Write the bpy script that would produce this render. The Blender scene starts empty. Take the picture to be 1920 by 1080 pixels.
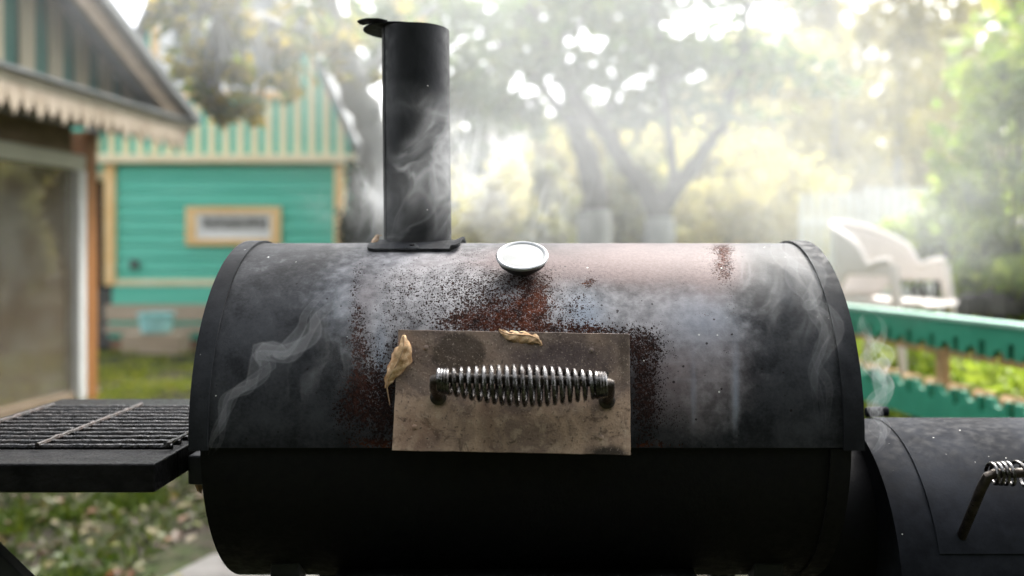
import bpy, math, random
import numpy as np
from mathutils import Vector, Matrix, noise as mnoise

R_ = math.radians
rnd = random.Random(7)
sc = bpy.context.scene
col = sc.collection

# ------------------------------------------------------------------ camera
FPX, CX, CY, CAMZ = 1680.0, 988.0, 480.0, 1.10      # focal length and principal point in 1920x1080 pixels
cam_d = bpy.data.cameras.new('camera')
cam = bpy.data.objects.new('camera', cam_d)
col.objects.link(cam)
cam.location = (0, 0, CAMZ)
cam.rotation_euler = (R_(90), 0, 0)
cam_d.sensor_width = 36.0
cam_d.lens = FPX / 1920 * 36.0
cam_d.shift_x = -(CX - 960) / 1920
cam_d.shift_y = -(540 - CY) / 1920
cam_d.clip_start = 0.05
cam_d.clip_end = 600
cam_d.dof.use_dof = True
cam_d.dof.focus_distance = 1.19
cam_d.dof.aperture_fstop = 2.0
sc.camera = cam

# ------------------------------------------------------------------ sky, sun, exposure
SUN_EL, SUN_AZ = R_(52), R_(28)          # azimuth from +Y towards +X
world = bpy.data.worlds.new('World')
sc.world = world
world.use_nodes = True
wn, wl = world.node_tree.nodes, world.node_tree.links
wn.clear()
sky = wn.new('ShaderNodeTexSky')
sky.sky_type = 'NISHITA'
sky.sun_disc = False
sky.sun_elevation = SUN_EL
sky.sun_rotation = SUN_AZ
sky.air_density = 1.0
sky.dust_density = 5.0
hs = wn.new('ShaderNodeHueSaturation')
hs.inputs['Saturation'].default_value = 0.22
bg = wn.new('ShaderNodeBackground')
bg.inputs['Strength'].default_value = 0.15
wo = wn.new('ShaderNodeOutputWorld')
wl.new(sky.outputs[0], hs.inputs['Color'])
wl.new(hs.outputs[0], bg.inputs[0])
wl.new(bg.outputs[0], wo.inputs[0])

sd = bpy.data.lights.new('sun', 'SUN')
sd.energy = 1.0
sd.angle = R_(14)
sd.color = (1.0, 0.95, 0.86)
sun = bpy.data.objects.new('sun', sd)
col.objects.link(sun)
sdir = Vector((math.sin(SUN_AZ) * math.cos(SUN_EL), math.cos(SUN_AZ) * math.cos(SUN_EL), math.sin(SUN_EL)))
sun.rotation_euler = sdir.to_track_quat('Z', 'Y').to_euler()
sun.location = sdir * 20

vs = sc.view_settings
vs.view_transform = 'Standard'
vs.look = 'None'
vs.gamma = 1.0
vs.use_curve_mapping = False
vs.exposure = 2.22
sc.cycles.volume_bounces = 1
sc.cycles.max_bounces = 6
sc.cycles.diffuse_bounces = 3
sc.cycles.glossy_bounces = 3
sc.cycles.use_adaptive_sampling = True
sc.cycles.adaptive_threshold = .02
sc.cycles.transparent_max_bounces = 12
sc.cycles.volume_max_steps = 256
sc.cycles.volume_step_rate = 1.0


def W(px, py, d):
    """a point of the place seen at pixel px,py of the 1920 frame, d metres in front"""
    return Vector(((px - CX) * d / FPX, d, CAMZ - (py - CY) * d / FPX))


def PIX(p):
    return CX + FPX * p[0] / p[1], CY - FPX * (p[2] - CAMZ) / p[1]

# ------------------------------------------------------------------ object helpers
def tag(o, label=None, cat=None, group=None, kind=None):
    if label: o['label'] = label
    if cat: o['category'] = cat
    if group: o['group'] = group
    if kind: o['kind'] = kind
    return o


def root(name, loc, label, cat, group=None, rz=0.0):
    o = bpy.data.objects.new(name, None)
    col.objects.link(o)
    o.location = loc
    o.rotation_euler = (0, 0, rz)
    o.empty_display_size = 0.1
    return tag(o, label, cat, group)


def root_matrix(o):
    while o.parent is not None:
        o = o.parent
    return Matrix.LocRotScale(o.location, o.rotation_euler, None)


class MB:
    """collects shapes (world coordinates) that become one mesh object"""
    def __init__(self):
        self.v, self.f = [], []

    def add(self, vs_, fs_):
        n = len(self.v)
        self.v.extend([tuple(p) for p in vs_])
        self.f.extend([tuple(i + n for i in f) for f in fs_])
        return self

    def box(self, a, b, rot=None, origin=None):
        (x0, y0, z0), (x1, y1, z1) = a, b
        vs_ = [Vector(p) for p in ((x0, y0, z0), (x1, y0, z0), (x1, y1, z0), (x0, y1, z0), (x0, y0, z1), (x1, y0, z1), (x1, y1, z1), (x0, y1, z1))]
        if rot is not None:
            o = Vector(origin) if origin is not None else sum(vs_, Vector()) / 8
            vs_ = [o + rot @ (p - o) for p in vs_]
        return self.add(vs_, [(0, 3, 2, 1), (4, 5, 6, 7), (0, 1, 5, 4), (1, 2, 6, 5), (2, 3, 7, 6), (3, 0, 4, 7)])

    def bar(self, p, q, w, h, up=(0, 0, 1)):
        """a rectangular bar from p to q, w across, h along up"""
        p, q, up = Vector(p), Vector(q), Vector(up)
        d = (q - p).normalized()
        s = d.cross(up).normalized()
        u = s.cross(d).normalized()
        vs_ = []
        for c in (p, q):
            for a, b in ((-1, -1), (1, -1), (1, 1), (-1, 1)):
                vs_.append(c + s * (a * w / 2) + u * (b * h / 2))
        return self.add(vs_, [(0, 1, 2, 3), (7, 6, 5, 4), (0, 4, 5, 1), (1, 5, 6, 2), (2, 6, 7, 3), (3, 7, 4, 0)])

    def tube(self, path, rad, n=8, caps=True, squash=None):
        path = [Vector(p) for p in path]
        m = len(path)
        rads = [rad] * m if not hasattr(rad, '__len__') else list(rad)
        vs_, fs_ = [], []
        prev = None
        for i, p in enumerate(path):
            d = (path[min(i + 1, m - 1)] - path[max(i - 1, 0)]).normalized()
            if prev is None:
                a = Vector((0, 0, 1)) if abs(d.z) < .9 else Vector((1, 0, 0))
                s = d.cross(a).normalized()
            else:
                s = (prev - d * prev.dot(d)).normalized()
            prev = s
            u = d.cross(s)
            for k in range(n):
                t = 2 * math.pi * k / n
                vs_.append(p + (s * math.cos(t) + u * math.sin(t)) * rads[i])
        for i in range(m - 1):
            for k in range(n):
                k2 = (k + 1) % n
                fs_.append((i * n + k, i * n + k2, (i + 1) * n + k2, (i + 1) * n + k))
        if caps:
            fs_.append(tuple(range(n - 1, -1, -1)))
            fs_.append(tuple((m - 1) * n + k for k in range(n)))
        return self.add(vs_, fs_)

    def prism(self, pts, off):
        """closed outline pts (3D, planar) pushed by off"""
        n = len(pts)
        off = Vector(off)
        a = [Vector(p) for p in pts]
        b = [p + off for p in a]
        fs_ = [tuple(range(n - 1, -1, -1)), tuple(range(n, 2 * n))]
        for i in range(n):
            j = (i + 1) % n
            fs_.append((i, j, n + j, n + i))
        return self.add(a + b, fs_)

    def lathe(self, prof, c, axis, n=48):
        """prof = [(radius, height along axis)], closed by its own ends"""
        c, axis = Vector(c), Vector(axis).normalized()
        a = Vector((1, 0, 0)) if abs(axis.x) < .9 else Vector((0, 1, 0))
        s = axis.cross(a).normalized()
        u = axis.cross(s)
        vs_, fs_ = [], []
        for r, h in prof:
            for k in range(n):
                t = 2 * math.pi * k / n
                vs_.append(c + axis * h + (s * math.cos(t) + u * math.sin(t)) * r)
        for i in range(len(prof) - 1):
            for k in range(n):
                k2 = (k + 1) % n
                fs_.append((i * n + k, i * n + k2, (i + 1) * n + k2, (i + 1) * n + k))
        fs_.append(tuple(range(n - 1, -1, -1)))
        fs_.append(tuple((len(prof) - 1) * n + k for k in range(n)))
        return self.add(vs_, fs_)

    def build(self, name, mat, parent=None, smooth=False, bevel=0.0, fix=True):
        v = self.v
        if parent is not None:
            mi = root_matrix(parent).inverted()
            v = [tuple(mi @ Vector(p)) for p in v]
        me = bpy.data.meshes.new(name)
        me.from_pydata(v, [], self.f)
        me.update()
        if fix:
            import bmesh
            bm = bmesh.new()
            bm.from_mesh(me)
            bmesh.ops.recalc_face_normals(bm, faces=bm.faces)
            bm.to_mesh(me)
            bm.free()
        o = bpy.data.objects.new(name, me)
        col.objects.link(o)
        if mat is not None:
            me.materials.append(mat)
        if parent is not None:
            o.parent = parent
        if smooth:
            me.polygons.foreach_set('use_smooth', [True] * len(me.polygons))
            me.set_sharp_from_angle(angle=R_(38))
        if bevel:
            b = o.modifiers.new('bevel', 'BEVEL')
            b.width = bevel
            b.segments = 2
            b.limit_method = 'ANGLE'
            b.angle_limit = R_(40)
        return o

# ------------------------------------------------------------------ materials
class NT:
    def __init__(self, name):
        self.m = bpy.data.materials.new(name)
        self.m.use_nodes = True
        self.t = self.m.node_tree
        self.t.nodes.clear()
        self.out = self.n('ShaderNodeOutputMaterial')
        self._tc = None

    def n(self, typ, **kw):
        nd = self.t.nodes.new(typ)
        for k, v in kw.items():
            if k.startswith('i_'):
                nd.inputs[k[2:].replace('_', ' ')].default_value = v
            else:
                setattr(nd, k, v)
        return nd

    def l(self, a, b):
        self.t.links.new(a, b)

    def put(self, sock, val):
        if isinstance(val, bpy.types.NodeSocket):
            self.l(val, sock)
        elif isinstance(val, (tuple, list)) and len(val) == 3 and sock.type == 'RGBA':
            sock.default_value = (*val, 1)
        else:
            sock.default_value = val

    def co(self):
        if self._tc is None:
            self._tc = self.n('ShaderNodeTexCoord')
        return self._tc.outputs['Object']

    def mapped(self, scale=(1, 1, 1), loc=(0, 0, 0), rot=(0, 0, 0), vec=None):
        mp = self.n('ShaderNodeMapping')
        mp.inputs['Scale'].default_value = scale
        mp.inputs['Location'].default_value = loc
        mp.inputs['Rotation'].default_value = rot
        self.l(vec or self.co(), mp.inputs['Vector'])
        return mp.outputs[0]

    def noise(self, scale, detail=4, rough=.55, vec=None, dist=0.0, dim='3D', typ='FBM', lac=2.0):
        nd = self.n('ShaderNodeTexNoise', noise_dimensions=dim)
        nd.noise_type = typ
        nd.inputs['Scale'].default_value = scale
        nd.inputs['Detail'].default_value = detail
        nd.inputs['Roughness'].default_value = rough
        nd.inputs['Lacunarity'].default_value = lac
        nd.inputs['Distortion'].default_value = dist
        self.l(vec or self.co(), nd.inputs['Vector'])
        return nd.outputs[0]

    def noisec(self, *a, **k):
        s = self.noise(*a, **k)
        return s.node.outputs['Color']

    def voro(self, scale, vec=None, feature='F1', out='Distance', rand=1.0):
        nd = self.n('ShaderNodeTexVoronoi', feature=feature)
        nd.inputs['Scale'].default_value = scale
        nd.inputs['Randomness'].default_value = rand
        self.l(vec or self.co(), nd.inputs['Vector'])
        return nd.outputs[out]

    def math(self, op, a, b=0.0, c=0.0, clamp=False):
        nd = self.n('ShaderNodeMath', operation=op, use_clamp=clamp)
        self.put(nd.inputs[0], a)
        self.put(nd.inputs[1], b)
        if len(nd.inputs) > 2:
            self.put(nd.inputs[2], c)
        return nd.outputs[0]

    def ramp(self, fac, lo, hi, a=0.0, b=1.0, smooth=True):
        nd = self.n('ShaderNodeMapRange', interpolation_type='SMOOTHSTEP' if smooth else 'LINEAR')
        self.put(nd.inputs[0], fac)
        nd.inputs[1].default_value = lo
        nd.inputs[2].default_value = hi
        self.put(nd.inputs[3], a)
        self.put(nd.inputs[4], b)
        return nd.outputs[0]

    def mix(self, fac, a, b):
        nd = self.n('ShaderNodeMix', data_type='RGBA')
        self.put(nd.inputs[0], fac)
        self.put(nd.inputs[6], a)
        self.put(nd.inputs[7], b)
        return nd.outputs[2]

    def attr(self, name):
        return self.n('ShaderNodeAttribute', attribute_name=name).outputs['Fac']

    def bump(self, h, strength=.3, dist=.01, normal=None):
        nd = self.n('ShaderNodeBump')
        nd.inputs['Strength'].default_value = strength
        nd.inputs['Distance'].default_value = dist
        self.put(nd.inputs['Height'], h)
        if normal is not None:
            self.l(normal, nd.inputs['Normal'])
        return nd.outputs[0]

    def bsdf(self, color, rough=.6, metal=0.0, normal=None, spec=.5, **kw):
        nd = self.n('ShaderNodeBsdfPrincipled')
        self.put(nd.inputs['Base Color'], color)
        self.put(nd.inputs['Roughness'], rough)
        self.put(nd.inputs['Metallic'], metal)
        self.put(nd.inputs['Specular IOR Level'], spec)
        for k, v in kw.items():
            self.put(nd.inputs[k.replace('_', ' ')], v)
        if normal is not None:
            self.l(normal, nd.inputs['Normal'])
        self.l(nd.outputs[0], self.out.inputs['Surface'])
        return nd


def simple(name, c1, c2=None, scale=8, rough=.6, bump=.0, bscale=60, metal=0.0, stretch=(1, 1, 1), spec=.4, bdist=.004):
    t = NT(name)
    v = t.mapped(stretch)
    c = c1
    if c2 is not None:
        c = t.mix(t.ramp(t.noise(scale, 6, .6, v), .32, .68), c1, c2)
    nrm = t.bump(t.noise(bscale, 5, .6, v), bump, bdist) if bump else None
    rr = t.ramp(t.noise(scale * 2.3, 4, .6, v), .3, .7, max(rough - .12, .05), min(rough + .12, 1))
    t.bsdf(c, rr, metal, nrm, spec)
    return t.m


def leafmat(name, cols, transl=.4, rough=.55):
    t = NT(name)
    g = t.n('ShaderNodeNewGeometry').outputs['Random Per Island']
    cr = t.n('ShaderNodeValToRGB')
    cr.color_ramp.interpolation = 'LINEAR'
    el = cr.color_ramp.elements
    while len(el) < len(cols):
        el.new(.5)
    for i, c in enumerate(cols):
        el[i].position = i / max(len(cols) - 1, 1)
        el[i].color = (*c, 1)
    t.l(g, cr.inputs[0])
    p = t.n('ShaderNodeBsdfPrincipled')
    t.l(cr.outputs[0], p.inputs['Base Color'])
    p.inputs['Roughness'].default_value = rough
    p.inputs['Specular IOR Level'].default_value = .3
    tr = t.n('ShaderNodeBsdfTranslucent')
    br = t.n('ShaderNodeMix', data_type='RGBA', blend_type='MULTIPLY')
    br.inputs[0].default_value = 1
    t.l(cr.outputs[0], br.inputs[6])
    br.inputs[7].default_value = (1.15, 1.2, .6, 1)
    t.l(br.outputs[2], tr.inputs[0])
    mx = t.n('ShaderNodeMixShader')
    mx.inputs[0].default_value = transl
    t.l(p.outputs[0], mx.inputs[1])
    t.l(tr.outputs[0], mx.inputs[2])
    t.l(mx.outputs[0], t.out.inputs[0])
    return t.m


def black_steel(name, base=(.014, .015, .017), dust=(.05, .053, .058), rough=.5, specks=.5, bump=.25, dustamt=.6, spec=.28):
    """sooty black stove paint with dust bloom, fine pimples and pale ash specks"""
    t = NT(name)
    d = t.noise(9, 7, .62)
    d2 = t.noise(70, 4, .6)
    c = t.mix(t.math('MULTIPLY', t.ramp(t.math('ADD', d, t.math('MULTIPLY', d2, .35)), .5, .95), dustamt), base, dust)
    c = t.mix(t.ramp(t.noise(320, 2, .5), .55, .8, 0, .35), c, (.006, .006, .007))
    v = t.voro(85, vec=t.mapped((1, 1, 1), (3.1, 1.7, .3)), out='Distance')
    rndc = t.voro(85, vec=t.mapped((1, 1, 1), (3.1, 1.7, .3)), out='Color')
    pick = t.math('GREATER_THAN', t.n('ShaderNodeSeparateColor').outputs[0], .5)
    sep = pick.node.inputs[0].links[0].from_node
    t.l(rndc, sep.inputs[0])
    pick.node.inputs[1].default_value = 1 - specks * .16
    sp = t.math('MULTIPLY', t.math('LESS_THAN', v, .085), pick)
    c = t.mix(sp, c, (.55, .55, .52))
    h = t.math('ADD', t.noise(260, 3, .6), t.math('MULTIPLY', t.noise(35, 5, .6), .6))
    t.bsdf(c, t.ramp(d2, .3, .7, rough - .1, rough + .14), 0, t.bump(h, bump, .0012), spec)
    return t.m


M = {}
M['paint'] = black_steel('black_stove_paint')
M['paint_band'] = black_steel('black_band_paint', (.014, .015, .017), (.046, .049, .054), .66, .8, .2, .7, .07)
M['paint_fire'] = black_steel('firebox_paint', (.008, .009, .0115), (.027, .030, .037), .72, 1.1, .14, .9, .05)
M['paint_stack'] = black_steel('stack_paint', (.012, .013, .015), (.03, .032, .036), .5, .35, .2, .5)
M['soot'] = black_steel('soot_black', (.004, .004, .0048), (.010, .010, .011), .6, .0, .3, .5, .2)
M['grime'] = simple('burnt_grease', (.012, .011, .011), (.035, .028, .024), 40, .33, .8, 190, 0, spec=.6, bdist=.006)
M['bar'] = simple('greasy_bar', (.005, .005, .0055), (.03, .025, .023), 35, .28, .8, 95, .1, spec=.5)
M['crossbar'] = simple('rusty_bar', (.007, .006, .0055), (.03, .016, .012), 70, .6, .6, 150)
M['tray'] = simple('tray_top', (.0035, .0035, .004), (.012, .0115, .0115), 45, .4, .5, 170, 0, spec=.12)
M['steel'] = simple('spring_steel', (.20, .195, .19), (.06, .052, .046), 90, .24, .2, 300, 1.0)
M['rod'] = simple('dark_rod', (.09, .075, .062), (.03, .026, .023), 60, .38, .4, 200, .8)
M['chrome'] = simple('gauge_bezel', (.34, .35, .35), (.27, .28, .28), 20, .36, .05, 200, .8)
M['dial'] = simple('gauge_dial', (.22, .23, .228), (.20, .21, .208), 30, .5, 0, 60)
M['rubber'] = simple('dark_gauge_body', (.03, .03, .032), (.015, .015, .016), 40, .5, .1)


def plate_mat():
    t = NT('handle_plate_steel')
    co = t.co()
    n1 = t.noise(14, 8, .65, dist=.6)
    n2 = t.noise(60, 6, .65)
    n3 = t.noise(240, 3, .6)
    c = t.mix(t.ramp(n1, .40, .60), (.50, .35, .25), (.25, .175, .14))
    c = t.mix(t.ramp(n2, .50, .64, 0, .65), c, (.58, .44, .32))
    c = t.mix(t.ramp(t.noise(38, 8, .7, dist=1.0), .53, .66, 0, .75), c, (.085, .055, .042))
    up = t.n('ShaderNodeSeparateXYZ')
    t.l(co, up.inputs[0])
    top = t.math('ADD', up.outputs[2], t.math('MULTIPLY', n1, .08))
    c = t.mix(t.ramp(top, .935, .985, 0, .6), c, (.10, .078, .07))
    # the round dark heat stain and the mauve one beside it
    def spot(px, py, rx, ry):
        p = W(px, py, 1.155)
        a = t.math('DIVIDE', t.math('SUBTRACT', up.outputs[0], p.x), rx)
        b = t.math('DIVIDE', t.math('SUBTRACT', up.outputs[2], p.z), ry)
        r = t.math('SQRT', t.math('ADD', t.math('MULTIPLY', a, a), t.math('MULTIPLY', b, b)))
        return t.math('ADD', r, t.math('MULTIPLY', t.math('SUBTRACT', n2, .5), .7))
    c = t.mix(t.ramp(spot(862, 660, .033, .026), .85, 1.12, .75, 0), c, (.05, .036, .026))
    c = t.mix(t.ramp(spot(1060, 668, .07, .02), .5, 1.3, .6, 0), c, (.06, .045, .05))
    c = t.mix(t.ramp(spot(790, 800, .035, .03), .2, 1.2, .5, 0), c, (.22, .12, .08))
    c = t.mix(t.ramp(spot(915, 780, .012, .05), .3, 1.2, .45, 0), c, (.10, .05, .042))
    c = t.mix(t.ramp(spot(1135, 838, .03, .012), .5, 1.15, .9, 0), c, (.02, .017, .015))
    c = t.mix(t.ramp(spot(1168, 665, .010, .04), .3, 1.2, .6, 0), c, (.05, .035, .026))
    c = t.mix(t.ramp(n3, .57, .70, 0, .75), c, (.06, .040, .03))
    c = t.mix(t.ramp(t.noise(420, 2, .6), .60, .70, 0, .5), c, (.62, .5, .4))
    c = t.mix(t.ramp(t.noise(120, 5, .7), .66, .72, 0, .85), c, (.025, .018, .015))
    sx = t.noise(5, 5, .6, t.mapped((1, 1, 14), (0, 0, 0), (0, .5, 0)))
    c = t.mix(t.ramp(sx, .70, .74, 0, .35), c, (.40, .36, .32))
    t.bsdf(c, t.ramp(n2, .3, .7, .36, .6), .1, t.bump(t.math('ADD', n2, n3), .25, .002), .4)
    return t.m
M['plate'] = plate_mat()


def lid_mat():
    """heat-bleached and pitted lid: where wear and painted haze lie is stored on the surface, its grain is made here"""
    t = NT('worn_lid_steel')
    pit, red, ox, mv, blu = (t.attr(a) for a in ('pit', 'red', 'oxide', 'mauve', 'blue'))
    n_lo = t.noise(16, 6, .62)
    n_mid = t.noise(70, 6, .65)
    n_hi = t.noise(230, 4, .62)
    n_fine = t.noise(620, 2, .6)
    vec = t.mapped((1, 1, 1))
    base = t.mix(t.ramp(t.math('ADD', n_lo, t.math('MULTIPLY', n_hi, .3)), .45, .85), (.014, .0148, .0165), (.046, .0485, .053))
    oxc = t.mix(t.ramp(n_mid, .3, .7), (.225, .22, .23), (.365, .36, .37))
    oxc = t.mix(blu, oxc, (.24, .285, .345))
    oxm = t.ramp(t.math('ADD', ox, t.math('MULTIPLY', t.math('SUBTRACT', t.math('ADD', n_lo, n_mid), 1.0), .55)), .08, .95)
    c = t.mix(oxm, base, oxc)
    mvm = t.ramp(t.math('ADD', mv, t.math('MULTIPLY', t.math('SUBTRACT', n_lo, .5), .5)), .15, .95)
    c = t.mix(mvm, c, t.mix(t.ramp(n_hi, .3, .7), (.115, .082, .080), (.160, .118, .114)))
    # brushed streaks along the barrel
    st = t.noise(30, 4, .6, t.mapped((.12, 1, 6)))
    c = t.mix(t.math('MULTIPLY', t.ramp(st, .45, .8, 0, .22), oxm), c, (.34, .34, .37))
    # pits: blistered paint, grain of 2 to 6 mm
    vp = t.mapped((1, 1, .8))
    wv = t.n('ShaderNodeVectorMath', operation='MULTIPLY_ADD')
    t.l(t.noisec(210, 2, .5), wv.inputs[0]); wv.inputs[1].default_value = (.0035, .0035, .0035); t.l(vp, wv.inputs[2])
    def dots(scale, gain):
        v_ = t.voro(scale, vec=wv.outputs[0])
        cc = t.n('ShaderNodeSeparateColor')
        t.l(v_.node.outputs['Color'], cc.inputs[0])
        loc = t.math('ADD', pit, t.math('MULTIPLY', t.math('SUBTRACT', t.noise(48, 5, .7), .5), .75))
        rr = t.math('MULTIPLY', t.math('SUBTRACT', t.math('MULTIPLY', loc, gain), t.math('MULTIPLY', cc.outputs[0], .75)), .8)
        return t.ramp(t.math('SUBTRACT', rr, v_), -.05, .09)
    pm = t.math('MAXIMUM', dots(310, 1.02), dots(600, 1.12))
    pm = t.math('MULTIPLY', pm, t.ramp(pit, .03, .16))
    pm = t.math('MULTIPLY', pm, t.ramp(t.noise(520, 3, .6), .66, .58, .25, 1))
    rc = t.mix(t.ramp(n_hi, .35, .7), (.010, .007, .0068), (.028, .014, .011))
    redm = t.math('MULTIPLY', red, t.ramp(n_mid, .3, .62), clamp=True)
    rc = t.mix(redm, rc, t.mix(t.ramp(n_hi, .35, .65), (.045, .013, .007), (.11, .032, .015)))
    c = t.mix(pm, c, rc)
    # sparse single pits and pale ash flecks
    v1 = t.voro(150)
    cr = t.n('ShaderNodeSeparateColor')
    t.l(v1.node.outputs['Color'], cr.inputs[0])
    single = t.math('MULTIPLY', t.math('LESS_THAN', v1, t.math('MULTIPLY', cr.outputs[1], .3)), t.math('GREATER_THAN', cr.outputs[0], t.math('SUBTRACT', .975, t.math('MULTIPLY', oxm, .2))))
    c = t.mix(t.math('MULTIPLY', single, .85), c, (.014, .010, .010))
    v2 = t.voro(70, vec=t.mapped((1, 1, 1), (5.3, 2.2, 1.7)))
    cr2 = t.n('ShaderNodeSeparateColor')
    t.l(v2.node.outputs['Color'], cr2.inputs[0])
    fleck = t.math('MULTIPLY', t.math('LESS_THAN', v2, t.math('MULTIPLY', cr2.outputs[2], .10)), t.math('GREATER_THAN', cr2.outputs[1], .84))
    c = t.mix(fleck, c, (.6, .6, .57))
    h = t.math('SUBTRACT', t.math('ADD', t.math('MULTIPLY', n_fine, .35), t.math('MULTIPLY', n_hi, .4)), t.math('MULTIPLY', pm, .9))
    h = t.math('SUBTRACT', h, t.math('MULTIPLY', single, .7))
    nrm = t.bump(h, .4, .0012)
    rough = t.mix(pm, t.mix(oxm, (.54, .54, .54), (.58, .58, .58)), (.85, .85, .85))
    t.bsdf(c, rough, 0, nrm, t.ramp(pm, 0, 1, .07, .04))
    return t.m
M['lid'] = lid_mat()

def dry_leaf_mat():
    t = NT('dry_leaf')
    u, v = t.attr('along'), t.math('ABSOLUTE', t.attr('across'))
    ph = t.math('SUBTRACT', t.math('MULTIPLY', u, 10.0), t.math('MULTIPLY', v, 2.2))
    vein = t.ramp(t.math('ABSOLUTE', t.math('SUBTRACT', t.math('FRACT', ph), .5)), .07, .0)
    n1 = t.noise(130, 5, .65)
    c = t.mix(t.ramp(n1, .35, .65), (.60, .36, .18), (.84, .62, .38))
    c = t.mix(t.ramp(v, .72, 1.0, 0, .55), c, (.30, .13, .05))
    c = t.mix(t.math('MULTIPLY', vein, .55), c, (.82, .62, .38))
    c = t.mix(t.ramp(t.noise(420, 3, .6), .60, .72, 0, .6), c, (.20, .09, .04))
    h = t.math('ADD', t.math('MULTIPLY', vein, .6), t.noise(300, 4, .6))
    p = t.bsdf(c, .72, 0, t.bump(h, .6, .0012), .25)
    tr = t.n('ShaderNodeBsdfTranslucent')
    t.l(c, tr.inputs[0])
    mx = t.n('ShaderNodeMixShader')
    mx.inputs[0].default_value = .2
    t.l(p.outputs[0], mx.inputs[1]); t.l(tr.outputs[0], mx.inputs[2]); t.l(mx.outputs[0], t.out.inputs[0])
    return t.m
M['dry_leaf'] = dry_leaf_mat()
M['dry_stem'] = simple('dry_stem', (.40, .25, .14), (.5, .33, .2), 120, .7)

M['green_board'] = simple('green_board_paint', (.10, .47, .345), (.14, .53, .40), 3, .62, .15, 40, 0, (.4, 1, 4))
M['cream_board'] = simple('cream_board_paint', (.70, .62, .36), (.76, .70, .46), 3, .62, .15, 40, 0, (4, 4, .4))
M['ochre_trim'] = simple('ochre_trim_paint', (.72, .47, .20), (.78, .56, .29), 4, .6, .1, 40)
M['pale_trim'] = simple('pale_trim_paint', (.70, .60, .38), (.76, .68, .48), 4, .6, .1, 40)
M['white'] = simple('white_paint', (.76, .76, .74), (.68, .68, .66), 5, .5, .05, 40)
M['base_board'] = simple('bare_base_board', (.36, .29, .21), (.46, .38, .29), 5, .75, .2, 40, 0, (.3, 1, 3))
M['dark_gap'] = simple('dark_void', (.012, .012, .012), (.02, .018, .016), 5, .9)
M['roof'] = simple('roof_sheet', (.11, .12, .12), (.17, .18, .18), 4, .6, .2, 30)
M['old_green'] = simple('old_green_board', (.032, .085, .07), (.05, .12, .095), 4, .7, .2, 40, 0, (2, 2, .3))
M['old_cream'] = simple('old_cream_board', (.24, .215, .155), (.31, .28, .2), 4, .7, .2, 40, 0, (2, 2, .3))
M['old_wood'] = simple('weathered_wood', (.17, .125, .08), (.25, .19, .13), 5, .75, .2, 40, 0, (1, 1, 4))
M['lace'] = simple('faded_lace_board', (.36, .29, .21), (.5, .42, .33), 6, .7, .1, 40)
M['post'] = simple('varnished_post', (.30, .125, .04), (.40, .18, .06), 6, .5, .15, 50, 0, (4, 4, .4))
M['pale_frame'] = simple('pale_frame_paint', (.5, .5, .40), (.56, .56, .46), 4, .5)
M['curtain'] = simple('brown_curtain', (.20, .10, .05), (.28, .16, .09), 5, .8)
M['stone'] = simple('grey_stone', (.07, .067, .063), (.11, .104, .098), 7, .85, .6, 25)
M['brick'] = simple('base_brick', (.20, .10, .065), (.30, .19, .13), 9, .85, .5, 40)
M['teal'] = simple('teal_plastic', (.32, .66, .66), (.4, .72, .72), 5, .35)
M['bark'] = simple('bark', (.05, .043, .036), (.095, .082, .068), 10, .9, .9, 28, 0, (1, 1, .3), .2, .03)
M['grey_bark'] = simple('grey_bark', (.27, .27, .26), (.38, .38, .37), 8, .9, .8, 28, 0, (1, 1, .3), .2, .03)
M['lime'] = simple('limewashed_bark', (.40, .40, .385), (.3, .3, .29), 12, .9, .6, 40, 0, (1, 1, .4), .2, .02)
M['chair'] = simple('white_plastic', (.62, .57, .52), (.57, .52, .47), 3, .45, 0, 60)
M['fence_green'] = simple('fence_green_paint', (.018, .21, .125), (.03, .26, .16), 6, .5, .15, 50)
M['fence_wood'] = simple('fence_brown_wood', (.34, .20, .09), (.44, .29, .15), 8, .8, .2, 50)
M['fence_top'] = simple('fence_cap_paint', (.22, .42, .33), (.28, .48, .39), 6, .5, .1)
M['pink_wall'] = simple('pink_render', (.20, .155, .14), (.24, .19, .175), 2, .8)
M['grey_roof'] = simple('grey_roof', (.12, .105, .105), (.16, .14, .14), 3, .8)
M['ground_dark'] = simple('blocker_core', (.02, .028, .015), (.03, .04, .02), 3, .95)

M['leaf_mid'] = leafmat('apple_leaves', [(.05, .085, .04), (.085, .125, .06), (.11, .15, .07), (.17, .18, .08)], .5)
M['leaf_autumn'] = leafmat('autumn_leaves', [(.09, .13, .04), (.15, .18, .06), (.26, .24, .09), (.42, .31, .08), (.24, .21, .12)], .55)
M['leaf_yellow'] = leafmat('yellow_birch_leaves', [(.32, .29, .15), (.44, .39, .22), (.52, .44, .27), (.37, .35, .19)], .5)
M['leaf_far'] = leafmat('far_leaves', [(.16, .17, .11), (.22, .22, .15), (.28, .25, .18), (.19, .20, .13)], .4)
M['leaf_lime'] = leafmat('bright_green_leaves', [(.14, .21, .04), (.24, .31, .055), (.34, .39, .085), (.18, .25, .05)], .5)
M['leaf_dark'] = leafmat('dark_leaves', [(.02, .035, .015), (.035, .05, .02), (.05, .06, .03)], .3)
M['grass'] = leafmat('grass_blades_painted_light', [(.09, .13, .02), (.16, .20, .03), (.24, .26, .06), (.3, .28, .09)], .35)  # lighter copy of the near greens: daylight painted into the far lawn
M['moss_painted_shade'] = leafmat('moss_blades_painted_shade', [(.016, .034, .003), (.032, .058, .005), (.06, .09, .008), (.10, .12, .016)], .25)  # darker copy for the near ground: the smoker's shade painted in
M['litter'] = leafmat('fallen_leaf', [(.09, .03, .01), (.08, .045, .022), (.022, .014, .009), (.03, .05, .006), (.12, .09, .045), (.08, .085, .012), (.02, .04, .005), (.18, .15, .09), (.025, .016, .010), (.05, .07, .010), (.14, .042, .008)], .1)


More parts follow.
